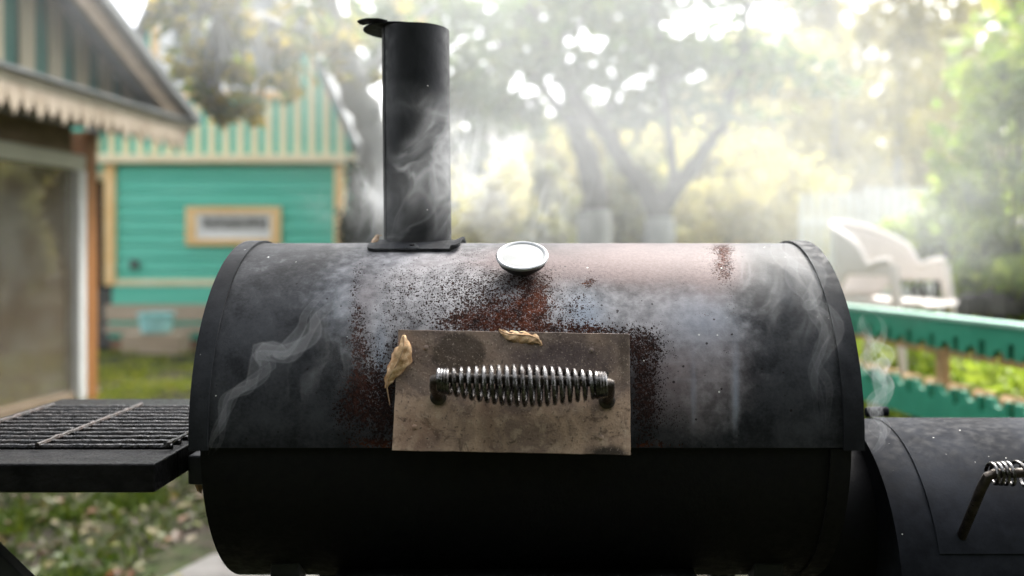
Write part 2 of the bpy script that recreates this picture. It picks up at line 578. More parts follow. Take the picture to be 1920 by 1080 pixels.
def ground_mat():
    t = NT('garden_soil')
    a = t.noise(1.3, 8, .65)
    b = t.noise(14, 6, .65)
    c = t.mix(t.ramp(a, .42, .6), (.022, .018, .013), (.026, .040, .010))
    c = t.mix(t.ramp(b, .45, .75), c, (.045, .035, .025))
    t.bsdf(c, .95, 0, t.bump(b, .8, .03), .2)
    return t.m
M['ground'] = ground_mat()


def glass_mat(name, tint=(.8, .85, .85), refl=.35):
    t = NT(name)
    g = t.n('ShaderNodeBsdfGlossy')
    g.inputs['Roughness'].default_value = .03
    g.inputs['Color'].default_value = (.9, .92, .92, 1)
    tr = t.n('ShaderNodeBsdfTransparent')
    tr.inputs[0].default_value = (*tint, 1)
    mx = t.n('ShaderNodeMixShader')
    mx.inputs[0].default_value = refl
    t.l(tr.outputs[0], mx.inputs[1])
    t.l(g.outputs[0], mx.inputs[2])
    df = t.n('ShaderNodeBsdfDiffuse')            # diffuse layer: the pale reflection painted onto the panes
    t.put(df.inputs[0], t.mix(t.ramp(t.noise(1.6, 4, .6), .35, .65), (.30, .24, .17), (.42, .40, .34)))
    m2 = t.n('ShaderNodeMixShader')
    m2.inputs[0].default_value = .34
    t.l(mx.outputs[0], m2.inputs[1])
    t.l(df.outputs[0], m2.inputs[2])
    t.l(m2.outputs[0], t.out.inputs[0])
    return t.m
M['pane'] = glass_mat('window_glass', (.55, .52, .47), .3)

# ================================================================== the setting
def gz(x, y):
    """height of the ground: level garden, a bank that rises on the right"""
    xf = 1.66 - .1384 * (min(y, 12) - 3)
    s = min(max((x - xf - .08) / .45, 0), 1)
    f = min(max((y - 1.2) / .8, 0), 1)
    n = mnoise.noise(Vector((x * .35, y * .35, 0))) * .05 + mnoise.noise(Vector((x * 1.7, y * 1.7, 3))) * .02
    return .43 * s * s * (3 - 2 * s) * f * f * (3 - 2 * f) + n * min(1, max(0, (abs(y - 1.4) - .8)))

def axis_pts(lo, hi, fine_lo, fine_hi, fine, coarse):
    a = list(np.arange(fine_lo, fine_hi + 1e-6, fine))
    left, right, st = [], [], coarse
    x = fine_lo
    while x > lo:
        x -= st; left.append(x); st *= 1.5
    x, st = fine_hi, coarse
    while x < hi:
        x += st; right.append(x); st *= 1.5
    return left[::-1] + a + right

gx = axis_pts(-180, 180, -6, 7, .14, .3)
gy = axis_pts(-60, 300, .3, 13, .14, .3)
mb = MB()
nx, ny = len(gx), len(gy)
mb.v = [(x, y, gz(x, y)) for y in gy for x in gx]
mb.f = [(j * nx + i, j * nx + i + 1, (j + 1) * nx + i + 1, (j + 1) * nx + i) for j in range(ny - 1) for i in range(nx - 1)]
tag(mb.build('ground', M['ground'], smooth=True, fix=False), kind='structure')

# stone path beside the smoker
path = MB()
o1 = [(-1.16, 2.5), (-.95, 2.35), (.1, 2.35), (.3, 3.0), (-.1, 3.55), (-.98, 3.3), (-1.12, 3.16), (-1.2, 2.9)]
path.prism([(x, y, .0) for x, y in o1], (0, 0, .05))
tag(path.build('path', M['stone'], bevel=.012), kind='structure')

# ================================================================== the smoker
YA, ZA = 1.3779, CAMZ - .2302            # barrel axis
RB, RL = .245, .250                      # lower barrel, lid
smoker = root('offset_smoker', (0, YA, 0), 'black barrel smoker with rusty lid, chimney and side firebox, smoking in the foreground', 'smoker')

def BP(X, t, r, ya=YA, za=ZA):
    """point on the barrel: X along it, t degrees up from the side facing us"""
    t = R_(t)
    return Vector((X, ya - r * math.cos(t), za + r * math.sin(t)))

def shell(x0, x1, t0, t1, r, th, nx_=2, nt=60, ya=YA, za=ZA, mb=None):
    """a curved sheet of steel: part of a cylinder wall with thickness"""
    mb = mb or MB()
    xs = np.linspace(x0, x1, nx_)
    ts = np.linspace(t0, t1, nt)
    a = [BP(x, t, r, ya, za) for t in ts for x in xs]
    b = [BP(x, t, r - th, ya, za) for t in ts for x in xs]
    n = len(a)
    fs_ = []
    for j in range(nt - 1):
        for i in range(nx_ - 1):
            q = (j * nx_ + i, j * nx_ + i + 1, (j + 1) * nx_ + i + 1, (j + 1) * nx_ + i)
            fs_.append(q)
            fs_.append(tuple(n + k for k in reversed(q)))
    for i in range(nx_ - 1):
        fs_.append((i + 1, i, n + i, n + i + 1))
        k = (nt - 1) * nx_ + i
        fs_.append((k, k + 1, n + k + 1, n + k))
    for j in range(nt - 1):
        k = j * nx_
        fs_.append((k, k + nx_, n + k + nx_, n + k))
        k = j * nx_ + nx_ - 1
        fs_.append((k + nx_, k, n + k, n + k + nx_))
    return mb.add(a + b, fs_)

def disc_end(mb, X, r, th, t0=0, t1=360, n=64, ya=YA, za=ZA):
    full = t1 - t0 >= 360
    ts = np.linspace(t0, t1, n, endpoint=not full)
    return mb.prism([BP(X, t, r, ya, za) for t in ts], (th, 0, 0))

# lower barrel: open half cylinder with its end plates
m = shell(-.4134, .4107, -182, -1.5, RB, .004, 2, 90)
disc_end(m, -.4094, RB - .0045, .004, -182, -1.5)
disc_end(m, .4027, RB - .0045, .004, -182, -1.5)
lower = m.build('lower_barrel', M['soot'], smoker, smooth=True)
# flat reinforcing strip at the right end of the lower barrel
shell(.383, .4085, -95, -3, RB + .0035, .003, 2, 50).build('end_strip', M['soot'], lower, smooth=True)
# front ash lip under the barrel
lip = MB()
lx0, lx1 = -.262, .232
prof = []
for k in range(9):
    a = R_(90 * k / 8)
    prof.append((lx1 - .05 + .05 * math.sin(a), 1.075 + .05 - .05 * math.cos(a)))
outl = [(lx0, 1.075)] + prof + [(lx1, 1.25), (lx0, 1.25)]
lip.prism([(x, y, .655) for x, y in outl], (0, 0, .012))
lip.build('front_lip', M['paint'], smoker, bevel=.004)

# lid with its wear map, some smoke haze painted in too
lid_mb = MB()
LX0, LX1, LT0, LT1 = -.4009, .3984, -2.6, 150
NX_, NT_ = 240, 170
shell(LX0 - .01, LX1 + .01, LT0, LT1, RL, .004, NX_, NT_, mb=lid_mb)
disc_end(lid_mb, -.4135, RL - .0045, .004, LT0, 178, 60)
disc_end(lid_mb, .4095, RL - .0045, .004, LT0, 178, 60)
lid = lid_mb.build('lid', M['lid'], smoker, smooth=True, fix=False)
me = lid.data
vv = np.empty(len(me.vertices) * 3)
me.vertices.foreach_get('co', vv)
vv = vv.reshape(-1, 3) + np.array(smoker.location)
PX = CX + FPX * vv[:, 0] / vv[:, 1]
PY = CY - FPX * (vv[:, 2] - CAMZ) / vv[:, 1]
PY = np.where(vv[:, 1] > YA + .01, 440.0, PY)         # far side of the lid: plain

def field(blobs):
    f = np.zeros(len(PX))
    for (x, y, sx, sy, a) in blobs:
        f = np.maximum(f, 0) + a * np.exp(-((PX - x) / sx) ** 2 - ((PY - y) / sy) ** 2)
    return np.clip(f, 0, 1.2)

WEAR_HAZE = {
    'pit': [(880, 608, 75, 20, .9), (955, 585, 80, 32, .75), (1003, 565, 26, 55, .75), (1090, 622, 110, 16, .95), (985, 520, 60, 30, .4),
            (690, 478, 28, 13, .42), (671, 508, 11, 20, .48), (663, 545, 9, 22, .5), (667, 590, 16, 32, .66), (672, 640, 26, 38, .72), (682, 705, 40, 48, .82), (690, 775, 46, 58, .85), (640, 775, 30, 50, .55), (725, 770, 24, 80, .7), (745, 660, 30, 60, .35),
            (810, 555, 120, 70, .56), (910, 525, 100, 45, .42), (735, 520, 50, 40, .2), (1000, 590, 150, 60, .18), (1250, 620, 150, 90, .14), (740, 640, 50, 80, .22), (1080, 575, 60, 45, .45),
            (1205, 730, 30, 95, .95), (1190, 650, 50, 22, .8), (1245, 790, 50, 40, .55), (1240, 690, 40, 60, .35),
            (1358, 495, 22, 42, .92), (1350, 465, 40, 10, .5), (1105, 530, 14, 11, .62), (1130, 500, 90, 34, .26), (1290, 500, 60, 40, .2), (1375, 560, 14, 40, .4), (1325, 590, 20, 10, .35), (1360, 660, 16, 10, .45),
            (700, 832, 60, 10, .7), (1240, 834, 60, 8, .6), (890, 470, 60, 14, .3), (1555, 590, 6, 45, .45)],
    'red': [(985, 580, 60, 50, 1.1), (900, 600, 70, 26, .6), (1110, 610, 60, 26, .35), (1358, 490, 28, 45, .8), (690, 838, 70, 9, 1.0), (670, 680, 34, 110, .4), (1235, 838, 70, 8, 1.0), (1105, 530, 20, 16, .8),
            (1325, 590, 40, 20, .8), (1200, 700, 26, 90, .12)],
    'oxide': [(1301, 745, 5, 55, .4), (1379, 745, 7, 80, .45), (830, 560, 165, 100, .8), (760, 490, 90, 30, .4), (1080, 590, 120, 75, .7), (1290, 600, 115, 85, .68), (1330, 700, 70, 110, .3), (705, 700, 36, 105, .5), (640, 560, 45, 90, .25), (1290, 720, 95, 90, .28), (500, 500, 120, 50, .12)],  # faintest patches at left: smoke haze painted in, and a lighter left top
    'mauve': [(1190, 495, 175, 50, .95), (930, 490, 130, 32, .5), (1290, 700, 140, 130, .6), (1010, 545, 60, 60, .3), (760, 520, 90, 50, .25), (680, 600, 30, 120, .35), (1350, 500, 60, 60, .5)],
    'blue': [(1300, 740, 5, 60, .9), (1380, 740, 7, 80, .9), (1095, 590, 40, 50, .8), (1325, 600, 70, 55, .6), (715, 680, 14, 60, .8), (620, 590, 50, 80, .4)],  # last patch paints bluish smoke haze onto the left of the lid
}
for k, b in WEAR_HAZE.items():
    at = me.attributes.new(k, 'FLOAT', 'POINT')
    at.data.foreach_set('value', field(b).astype(np.float32))

# overlapping end bands of the lid
shell(-.4248, LX0, LT0 - .6, 178, .2537, .0037, 2, 80).build('end_band', M['paint_band'], lid, smooth=True)
shell(LX1, .4240, LT0 - .6, 178, .2537, .0037, 2, 80).build('end_band', M['paint_band'], lid, smooth=True)

def lid_at(px, py, r=RL):
    """where the ray through a pixel meets the lid"""
    best = None
    for t in np.arange(-3, 92, .25):
        p = BP(0, t, r)
        y_ = CY - FPX * (p.z - CAMZ) / p.y
        if best is None or abs(y_ - py) < best[0]:
            best = (abs(y_ - py), t, p.y)
    return (px - CX) * best[2] / FPX, best[1]

# handle plate: a flat sheet bolted tangent to the lid
TP = 13.5
pn = Vector((0, -math.cos(R_(TP)), math.sin(R_(TP))))
pu = Vector((0, math.sin(R_(TP)), math.cos(R_(TP))))
pc = Vector((-.018, YA, ZA)) + pn * .2535
ca, sa = math.cos(R_(1.05)), -math.sin(R_(1.05))
def PL(a, b, h=0.0):
    """point on the handle plate: a across, b up, h out of it"""
    return pc + Vector((1, 0, 0)) * (a * ca - b * sa) + pu * (a * sa + b * ca) + pn * h
pm_ = MB()
HW, HH = .148, .0757
ring = []
nseg = 24
def edge(a0, b0, a1, b1, n):
    for i in range(n):
        s = i / n
        ring.append((a0 + (a1 - a0) * s, b0 + (b1 - b0) * s))
edge(-HW, -HH, HW, -HH, nseg); edge(HW, -HH, HW, HH, nseg // 2); edge(HW, HH, -HW, HH, nseg); edge(-HW, HH, -HW, -HH, nseg // 2)
ring = [(a + .0006 * mnoise.noise(Vector((a * 60, b * 60, 1))), b + .0006 * mnoise.noise(Vector((a * 60, b * 60, 7)))) for a, b in ring]
pm_.prism([PL(a, b, 0) for a, b in ring], pn * .0028)
plate = pm_.build('handle_plate', M['plate'], smoker, bevel=.0006)
for (px, py) in ((798, 653), (1107, 658), (783, 803), (1125, 822)):
    d_ = 1.145
    w = W(px, py, d_)
    a = (w.x - pc.x)
    b = (w - pc).dot(pu) + a * math.sin(R_(1.05))
    r = MB()
    r.lathe([(.0034, 0), (.003, .0009), (.002, .0014), (.0006, .0016)], PL(a, b, .0028), pn, 16)
    r.build('weld_dimple', M['plate'], plate, smooth=True)

# spring handle
def hp(px, py, h):
    """point above the plate at pixel px,py, h metres out"""
    lo, hi = .9, 1.3
    for _ in range(40):
        mid = (lo + hi) / 2
        if (W(px, py, mid) - pc).dot(pn) > h: lo = mid
        else: hi = mid
    return W(px, py, mid)
HO = .046
barL, barR = hp(812, 708, HO), hp(1146, 716, HO)
hb = MB()
hb.tube([hp(822, 742, .003), hp(816, 728, .022), barL + Vector((.002, .004, -.003)), barL + Vector((.012, 0, 0)), (barL + barR) / 2, barR - Vector((.012, 0, 0)), barR + Vector((-.002, .004, -.003)), hp(1142, 736, .022), hp(1138, 749, .003)],
        [.0075, .0072, .007, .0062, .006, .0062, .007, .0072, .0075], 14)
hbar = hb.build('handle_bar', M['rod'], smoker, smooth=True)
for p in (hp(822, 744, .0035), hp(1138, 751, .0035)):
    MB().lathe([(.0105, 0), (.0105, .002), (.008, .0035)], p - pn * .001, pn, 20).build('handle_foot', M['rod'], hbar, smooth=True)
sp = []
sr = []
A, B_ = hp(822, 714, HO), hp(1138, 721, HO)
axis_d = (B_ - A).normalized()
e1 = pu
e2 = pn
turns = 27
N = turns * 16
# tight coils at both ends, open in the middle
def pitch(s):
    return .38 if (s < 3.2 or s > turns - 4.2) else 1.0
acc = [0.0]
for i in range(N):
    acc.append(acc[-1] + pitch(i / 16))
tot = acc[-1]
for i in range(N + 1):
    u = acc[i] / tot
    rr = .0137 + .0098 * math.sin(math.pi * u) ** 1.3
    c = A.lerp(B_, u) - pu * (.0035 * math.sin(math.pi * u))
    a = 2 * math.pi * i / 16
    sp.append(c + (e1 * math.cos(a) + e2 * math.sin(a)) * rr)
s_ = MB()
s_.tube(sp, .0027, 8)
s_.build('spring_grip', M['steel'], hbar, smooth=True)

# thermometer
tg = 57.0
gn = Vector((0, -math.cos(R_(tg)), math.sin(R_(tg))))
gc = Vector(((979 - CX) * 1.228 / FPX, YA, ZA)) + gn * RL
gb = MB()
gb.lathe([(.012, -.004), (.013, .004), (.024, .008), (.0325, .016), (.0345, .0225)], gc, gn, 48)
gauge = gb.build('thermometer', M['rubber'], smoker, smooth=True)
MB().lathe([(.0345, .0222), (.0355, .0225), (.0362, .0242), (.0355, .0262), (.0335, .0272), (.0300, .0264), (.0292, .0256), (.0292, .0235)], gc, gn, 56).build('bezel', M['chrome'], gauge, smooth=True)
MB().lathe([(.0296, .0236), (.0294, .0257), (.020, .02605), (.008, .0262)], gc, gn, 48).build('dial', M['dial'], gauge, smooth=True)

# chimney
SX = (783.5 - CX) * YA / FPX
RS = .0516
ztop = CAMZ + .3465
lean = -.0035
st = MB()
zs = [ZA + RL - .012] + list(np.linspace(ZA + RL + .01, ztop, 16))
def stc(z):
    return Vector((SX + lean * (z - ZA - RL) / .33, YA, z))
nS = 72
vs_, fs_ = [], []
for z in zs:
    for k in range(nS):
        a = 2 * math.pi * k / nS
        vs_.append(stc(z) + Vector((math.cos(a) * RS, math.sin(a) * RS, 0)))
for z in reversed(zs):
    for k in range(nS):
        a = 2 * math.pi * k / nS
        vs_.append(stc(z) + Vector((math.cos(a) * (RS - .003), math.sin(a) * (RS - .003), 0)))
nr = 2 * len(zs)
for i in range(nr):
    for k in range(nS):
        j, k2 = (i + 1) % nr, (k + 1) % nS
        fs_.append((i * nS + k, i * nS + k2, j * nS + k2, j * nS + k))
st.add(vs_, fs_)
chim = st.build('chimney', M['paint_stack'], smoker, smooth=True)
# vertical weld seam
sm = MB()
a = R_(-148)
sm.tube([stc(z) + Vector((math.cos(a) * RS, math.sin(a) * RS, 0)) for z in zs], .0011, 6)
sm.build('weld_seam', M['paint_stack'], chim, smooth=True)
# swung-open damper flap with its bent tab
capc = Vector((SX - .0275 + lean, YA + .012, ztop + .0015))
cp = MB()
out_ = []
for k in range(48):
    a = 2 * math.pi * k / 48
    out_.append(capc + Vector((math.cos(a) * .0545, math.sin(a) * .0545, 0)))
cp.prism(out_, (0, 0, .0022))
flap = cp.build('damper_flap', M['soot'], chim, bevel=.0006)
tb = MB()
tip = [(-.050, -.028, 0), (-.036, -.038, 0), (-.010, -.048, .001), (-.022, -.055, .002), (-.040, -.052, .003), (-.052, -.043, .0035), (-.058, -.036, .003), (-.055, -.030, .001)]
tb.prism([capc + Vector((x, y, z + .0024)) for x, y, z in tip], (0, 0, .0022))
tb.build('flap_tab', M['soot'], flap, bevel=.0005)
MB().lathe([(.009, 0), (.009, .006), (.007, .009), (.004, .011)], stc(ztop) + Vector((.008, .040, .005)), (0, 0, 1), 16).build('pivot_bolt', M['paint'], flap, smooth=True)
# saddle plate under the chimney
sad = MB()
sx0, sx1, t0, t1 = -.2330, -.0975, 70.5, 109.5
pts2 = []
rcx, rct = .014, 3.6
for cxn, ctn, a0 in ((sx1 - rcx, t0 + rct, -90), (sx1 - rcx, t1 - rct, 0), (sx0 + rcx, t1 - rct, 90), (sx0 + rcx, t0 + rct, 180)):
    for k in range(7):
        a = R_(a0 + 15 * k)
        pts2.append((cxn + rcx * math.cos(a), ctn + rct * math.sin(a)))
# curved plate: rows along t clipped to the rounded outline
rows = 40
va, fa = [], []
def span(t):
    d = max(0, (t0 + rct) - t, t - (t1 - rct)) / rct
    return rcx * (1 - math.sqrt(max(0, 1 - d * d)))
tt = np.linspace(t0, t1, rows)
tt = np.concatenate([np.linspace(t0 + .02, t0 + rct, 8), np.linspace(t0 + rct, t1 - rct, 22)[1:-1], np.linspace(t1 - rct, t1 - .02, 8)])
for rr_ in (RL + .0055, RL + .0005):
    for t_ in tt:
        i_ = span(t_)
        # the right edge is bent up a little
        va += [BP(sx0 + i_, t_, rr_), BP(sx0 + (sx1 - sx0) * .5, t_, rr_), BP(sx1 - .012 - i_ * .2, t_, rr_), BP(sx1 - i_, t_, rr_ + .005)]
n_ = len(tt)
def vid(s, j, i): return s * n_ * 4 + j * 4 + i
for j in range(n_ - 1):
    for i in range(3):
        fa.append((vid(0, j, i), vid(0, j, i + 1), vid(0, j + 1, i + 1), vid(0, j + 1, i)))
        fa.append((vid(1, j, i), vid(1, j + 1, i), vid(1, j + 1, i + 1), vid(1, j, i + 1)))
    fa.append((vid(0, j, 0), vid(0, j + 1, 0), vid(1, j + 1, 0), vid(1, j, 0)))
    fa.append((vid(0, j, 3), vid(1, j, 3), vid(1, j + 1, 3), vid(0, j + 1, 3)))
for i in range(3):
    fa.append((vid(0, 0, i), vid(1, 0, i), vid(1, 0, i + 1), vid(0, 0, i + 1)))
    fa.append((vid(0, n_ - 1, i), vid(0, n_ - 1, i + 1), vid(1, n_ - 1, i + 1), vid(1, n_ - 1, i)))
sadd = MB().add(va, fa).build('saddle_plate', M['paint_band'], chim, smooth=True)
bx_, bt_ = lid_at(773, 464, RL + .006)
bn = Vector((0, -math.cos(R_(bt_)), math.sin(R_(bt_))))
MB().lathe([(.0098, 0), (.0095, .002), (.0068, .0038), (.003, .0044)], BP(bx_, bt_, RL + .0055), bn, 24).build('bolt_head', M['paint_band'], sadd, smooth=True)
MB().lathe([(.0042, 0), (.0040, .0022), (.002, .0026)], BP(bx_, bt_, RL + .0095), bn, 6).build('bolt_head', M['soot'], sadd)

# firebox on the right, lower than the barrel
RF, ZF = .2095, CAMZ - .463
FX0, FX1 = .491, .99
fb = shell(FX0, FX1, 0, 360, RF, .005, 2, 110, YA, ZF)
disc_end(fb, FX0 + .004, RF - .0055, .004, ya=YA, za=ZF)
disc_end(fb, FX1 - .008, RF - .0055, .004, ya=YA, za=ZF)
fire = fb.build('firebox', M['paint_fire'], smoker, smooth=True)
shell(.5425, .965, 19.5, 118, RF + .0018, .0015, 2, 60, YA, ZF).build('firebox_lid', M['paint_fire'], fire, smooth=True, bevel=.001)
thr_ = MB()
thr_.tube([(.404, YA + .02, ZF + .06), (.497, YA + .02, ZF + .06)], .135, 48)
thr_.build('connecting_throat', M['soot'], fire, smooth=True)
MB().tube([W(1622, 773, 1.5), W(1665, 771, 1.5)], .0085, 18).build('hinge_pin', M['paint_fire'], fire, smooth=True, bevel=.002)
MB().bar((.560, 1.495, .80), (.560, 1.495, .842), .03, .004).build('hinge_leaf', M['paint_fire'], fire)
# firebox spring handle
L0 = W(1803, 1006, 1.190)
L1 = W(1846, 902, 1.128)
hx1 = .93
fh = MB()
bend = [L0, L0.lerp(L1, .5), L0.lerp(L1, .86), L1 + Vector((.004, 0, .006)), L1 + Vector((.012, -.001, .0095)), L1 + Vector((.022, -.001, .0105))]
fh.tube(bend + [Vector((hx1 - .022, L1.y, L1.z + .0105)), Vector((hx1 - .006, L1.y, L1.z + .004)), Vector((hx1, L1.y + .004, L1.z - .004)), Vector((hx1 + .001, L0.y, L0.z))], .0062, 14)
fbar = fh.build('firebox_handle_bar', M['rod'], fire, smooth=True)
sp = []
a0 = L1 + Vector((.008, 0, .0095)); b0 = Vector((hx1 - .012, L1.y, L1.z + .0095))
acc = [0.0]
turns = 26
for i in range(turns * 16):
    s = i / 16
    acc.append(acc[-1] + (.42 if (s < 3.5 or s > turns - 3.5) else 1.0))
for i in range(turns * 16 + 1):
    u = acc[i] / acc[-1]
    rr = .0125 + .0085 * math.sin(math.pi * u) ** 1.2
    a = 2 * math.pi * i / 16
    sp.append(a0.lerp(b0, u) + Vector((0, math.cos(a) * rr, math.sin(a) * rr)))
fs2 = MB(); fs2.tube(sp, .0023, 8); fs2.build('firebox_spring', M['steel'], fire, smooth=True)

# side shelf with the spare grate
ZS = .845
SXR, SXL = -.457, -.83
shelf = MB()
shelf.box((SXL, 1.10, ZS - .036), (SXR, 1.172, ZS))
shelf_f = shelf.build('shelf_front_rail', M['tray'], smoker, bevel=.0025)
MB().box((SXL, 1.495, ZS - .036), (SXR, 1.60, ZS)).build('shelf_rear_rail', M['tray'], smoker, bevel=.0025)
MB().box((SXR - .012, 1.1725, ZS - .036), (SXR - .0006, 1.4945, ZS)).build('shelf_side_rail', M['tray'], smoker, bevel=.002)
MB().box((SXL + .0006, 1.1725, ZS - .036), (SXL + .03, 1.4945, ZS)).build('shelf_side_rail', M['tray'], smoker, bevel=.002)
MB().box((SXL + .031, 1.1735, ZS - .034), (SXR - .0126, 1.4935, ZS - .03)).build('shelf_pan', M['soot'], smoker)
# grate bars, crusted with grease
gy0, gy1, nb = 1.182, 1.488, 12
for i in range(nb):
    y = gy0 + (gy1 - gy0) * i / (nb - 1)
    pth, rad = [], []
    n = 60
    for k in range(n + 1):
        x = SXL + .03 + (SXR - .0105 - SXL - .03) * k / n
        q = mnoise.noise(Vector((x * 55, i * 3.1, 0))) + .5 * mnoise.noise(Vector((x * 140, i * 5.3, 2)))
        pth.append((x, y + .0003 * q, ZS + .0035 + .0003 * q))
        rad.append(.0040 + .0005 * q)
    mbb = MB(); mbb.tube(pth, rad, 8)
    mbb.build('grate_bar', M['bar'], smoker, smooth=True)
for x, mt in ((-.643, 'crossbar'), (-.79, 'crossbar'), (-.4735, 'grime')):
    pth, rad = [], []
    for k in range(41):
        y = gy0 - .006 + (gy1 - gy0 + .012) * k / 40
        q = mnoise.noise(Vector((x * 5, y * 60, 4)))
        pth.append((x, y, ZS + .0066 + .0008 * q))
        rad.append(.0036 + .0012 * q)
    mbb = MB(); mbb.tube(pth, rad, 8)
    mbb.build('grate_crossbar', M[mt], smoker, smooth=True)
# bracket, stay and legs
MB().box((-.4565, 1.205, .792), (-.4145, 1.262, .832)).build('shelf_bracket', M['paint'], smoker, bevel=.003)
MB().bar((-.47, 1.26, .80), (-.425, 1.26, .765), .022, .006).build('bracket_stay', M['paint_band'], smoker)
MB().bar((-.80, 1.20, .7825), (-.30, 1.20, .30), .026, .020, (0, 1, 0)).build('shelf_brace', M['paint'], smoker, bevel=.002)
for x in (-.33, .33):
    for y in (YA - .19, YA + .19):
        MB().bar((x, y, .0), (x, YA + (y - YA) * .72, ZA - .19), .04, .04, (0, 1, 0)).build('leg', M['paint'], smoker, bevel=.003)
for y in (YA - .12, YA + .12):
    MB().bar((.86, y, 0.0), (.86, y, ZF - .165), .035, .035, (0, 1, 0)).build('leg', M['paint'], smoker, bevel=.003)

# ------------------------------------------------------------------ dry leaves lying on the smoker
def curled_leaf(name, label, line, width, curl, wrinkle, stem=None, front=Vector((0, -1, .25)), seed=0):
    """a dried leaf curled across its midrib; line = midrib points, width = half widths"""
    r = root(name, line[len(line) // 2], label, 'leaf')
    n, mseg = 26, 12
    L = [Vector(p) for p in line]
    def interp(arr, u):
        f = u * (len(arr) - 1)
        i = min(int(f), len(arr) - 2)
        return arr[i] * (1 - (f - i)) + arr[i + 1] * (f - i)
    va, fa = [], []
    front = front.normalized()
    for i in range(n + 1):
        u = i / n
        p = interp(L, u)
        d = (interp(L, min(u + .04, 1)) - interp(L, max(u - .04, 0))).normalized()
        s = d.cross(front).normalized()
        f2 = s.cross(d)
        w = interp(width, u)
        for j in range(mseg + 1):
            v = -1 + 2 * j / mseg
            a = v * curl * (1 + .25 * math.sin(5 * u + seed))
            rad = w / max(math.sin(min(curl, 1.45)), .2)
            q = p + s * (math.sin(a) * rad) + f2 * ((math.cos(a) - 1) * rad)
            wr = wrinkle * (mnoise.noise(Vector((q.x * 90, q.y * 90 + seed, q.z * 90))) + .6 * math.sin(u * 34 + abs(v) * 5) * (.3 + abs(v)))
            q = q + f2 * wr + s * (wrinkle * .8 * mnoise.noise(Vector((u * 9, v * 3, seed))) * abs(v))
            va.append(q)
    for i in range(n):
        for j in range(mseg):
            k = i * (mseg + 1) + j
            fa.append((k, k + 1, k + mseg + 2, k + mseg + 1))
    b = MB().add(va, fa).build('blade', M['dry_leaf'], r, smooth=True)
    for nm, vals in (('along', [i / n for i in range(n + 1) for j in range(mseg + 1)]), ('across', [-1 + 2 * j / mseg for i in range(n + 1) for j in range(mseg + 1)])):
        b.data.attributes.new(nm, 'FLOAT', 'POINT').data.foreach_set('value', vals)
    so = b.modifiers.new('solid', 'SOLIDIFY'); so.thickness = .0003
    rib = MB()
    rib.tube([interp(L, u) + front * .0004 for u in np.linspace(.02, .98, 14)], [.0008] * 10 + [.0006] * 4, 6)
    rib.build('midrib', M['dry_stem'], r, smooth=True)
    if stem:
        sm_ = MB(); sm_.tube(stem, [.0010] + [.0007] * (len(stem) - 2) + [.0010], 6)
        sm_.build('stem', M['dry_stem'], r, smooth=True)
    return r

dl = 1.128
curled_leaf('dry_leaf', 'curled tan dry leaf with long stem at the left edge of the handle plate',
            [W(757, 628, dl + .006), W(758, 650, dl), W(750, 672, dl - .002), W(738, 694, dl), W(728, 712, dl + .002), W(724, 728, dl + .003)],
            [.002, .0085, .0135, .0115, .0075, .0015], 1.05, .0024,
            [W(725, 724, dl + .003), W(728, 742, dl + .003), W(731, 758, dl + .004), W(730, 770, dl + .004), W(725, 777, dl + .004)], seed=1)
dl = 1.148
curled_leaf('dry_leaf', 'curled tan dry leaf lying across the top edge of the handle plate',
            [W(936, 618, dl), W(950, 626, dl - .004), W(970, 628, dl - .005), W(992, 629, dl - .005), W(1008, 634, dl - .006), W(1016, 648, dl - .006)],
            [.001, .0065, .0082, .0080, .0085, .002], 1.2, .0022, front=Vector((0, -.8, .6)), seed=5)
dl = 1.335
curled_leaf('dry_leaf', 'tiny rolled dry leaf standing beside the chimney base',
            [W(698, 458, dl - .012), W(701, 452, dl - .006), W(705, 446, dl), W(708, 440, dl + .002)],
            [.0035, .0045, .0045, .0025], 1.4, .0006,
            [W(708, 440, dl + .002), W(712, 442, dl), W(716, 441, dl)], seed=9)
dl = 1.25
curled_leaf('dry_leaf', 'small brown leaf scrap caught under the shelf bracket',
            [W(366, 905, dl), W(371, 911, dl), W(374, 919, dl), W(377, 925, dl)], [.002, .004, .004, .001], 1.0, .001, seed=12)

# ================================================================== green wooden house behind
HY = 10.5
hk = HY / FPX
def HX(px): return (px - CX) * hk
def HZ(py): return CAMZ - (py - CY) * hk
house = root('wooden_house', (HX(420), HY, 0), 'green wooden house with cream striped gable, yellow trim and a small window', 'house')
# body core
MB().box((HX(208), HY + .03, .02), (HX(640), HY + 3.5, HZ(300))).build('wall', M['green_board'], house)
# horizontal siding boards
bz0, bz1 = HZ(533), HZ(309)
nb = 9
for i in range(nb):
    a = bz0 + (bz1 - bz0) * i / nb
    b = bz0 + (bz1 - bz0) * (i + 1) / nb
    w0, w1 = HX(352) , HX(527)
    m = MB()
    def bd(x0, x1, a_, b_):
        m.add([(x0, HY - .004, a_), (x1, HY - .004, a_), (x1, HY + .012, b_ - .004), (x0, HY + .012, b_ - .004),
               (x0, HY + .029, a_), (x1, HY + .029, a_), (x1, HY + .029, b_ - .004), (x0, HY + .029, b_ - .004)],
              [(0, 1, 2, 3), (5, 4, 7, 6), (0, 4, 5, 1), (3, 2, 6, 7), (0, 3, 7, 4), (1, 5, 6, 2)])
    bd(HX(217), HX(630), a, b)
    m.build('siding_board', M['green_board'], house)
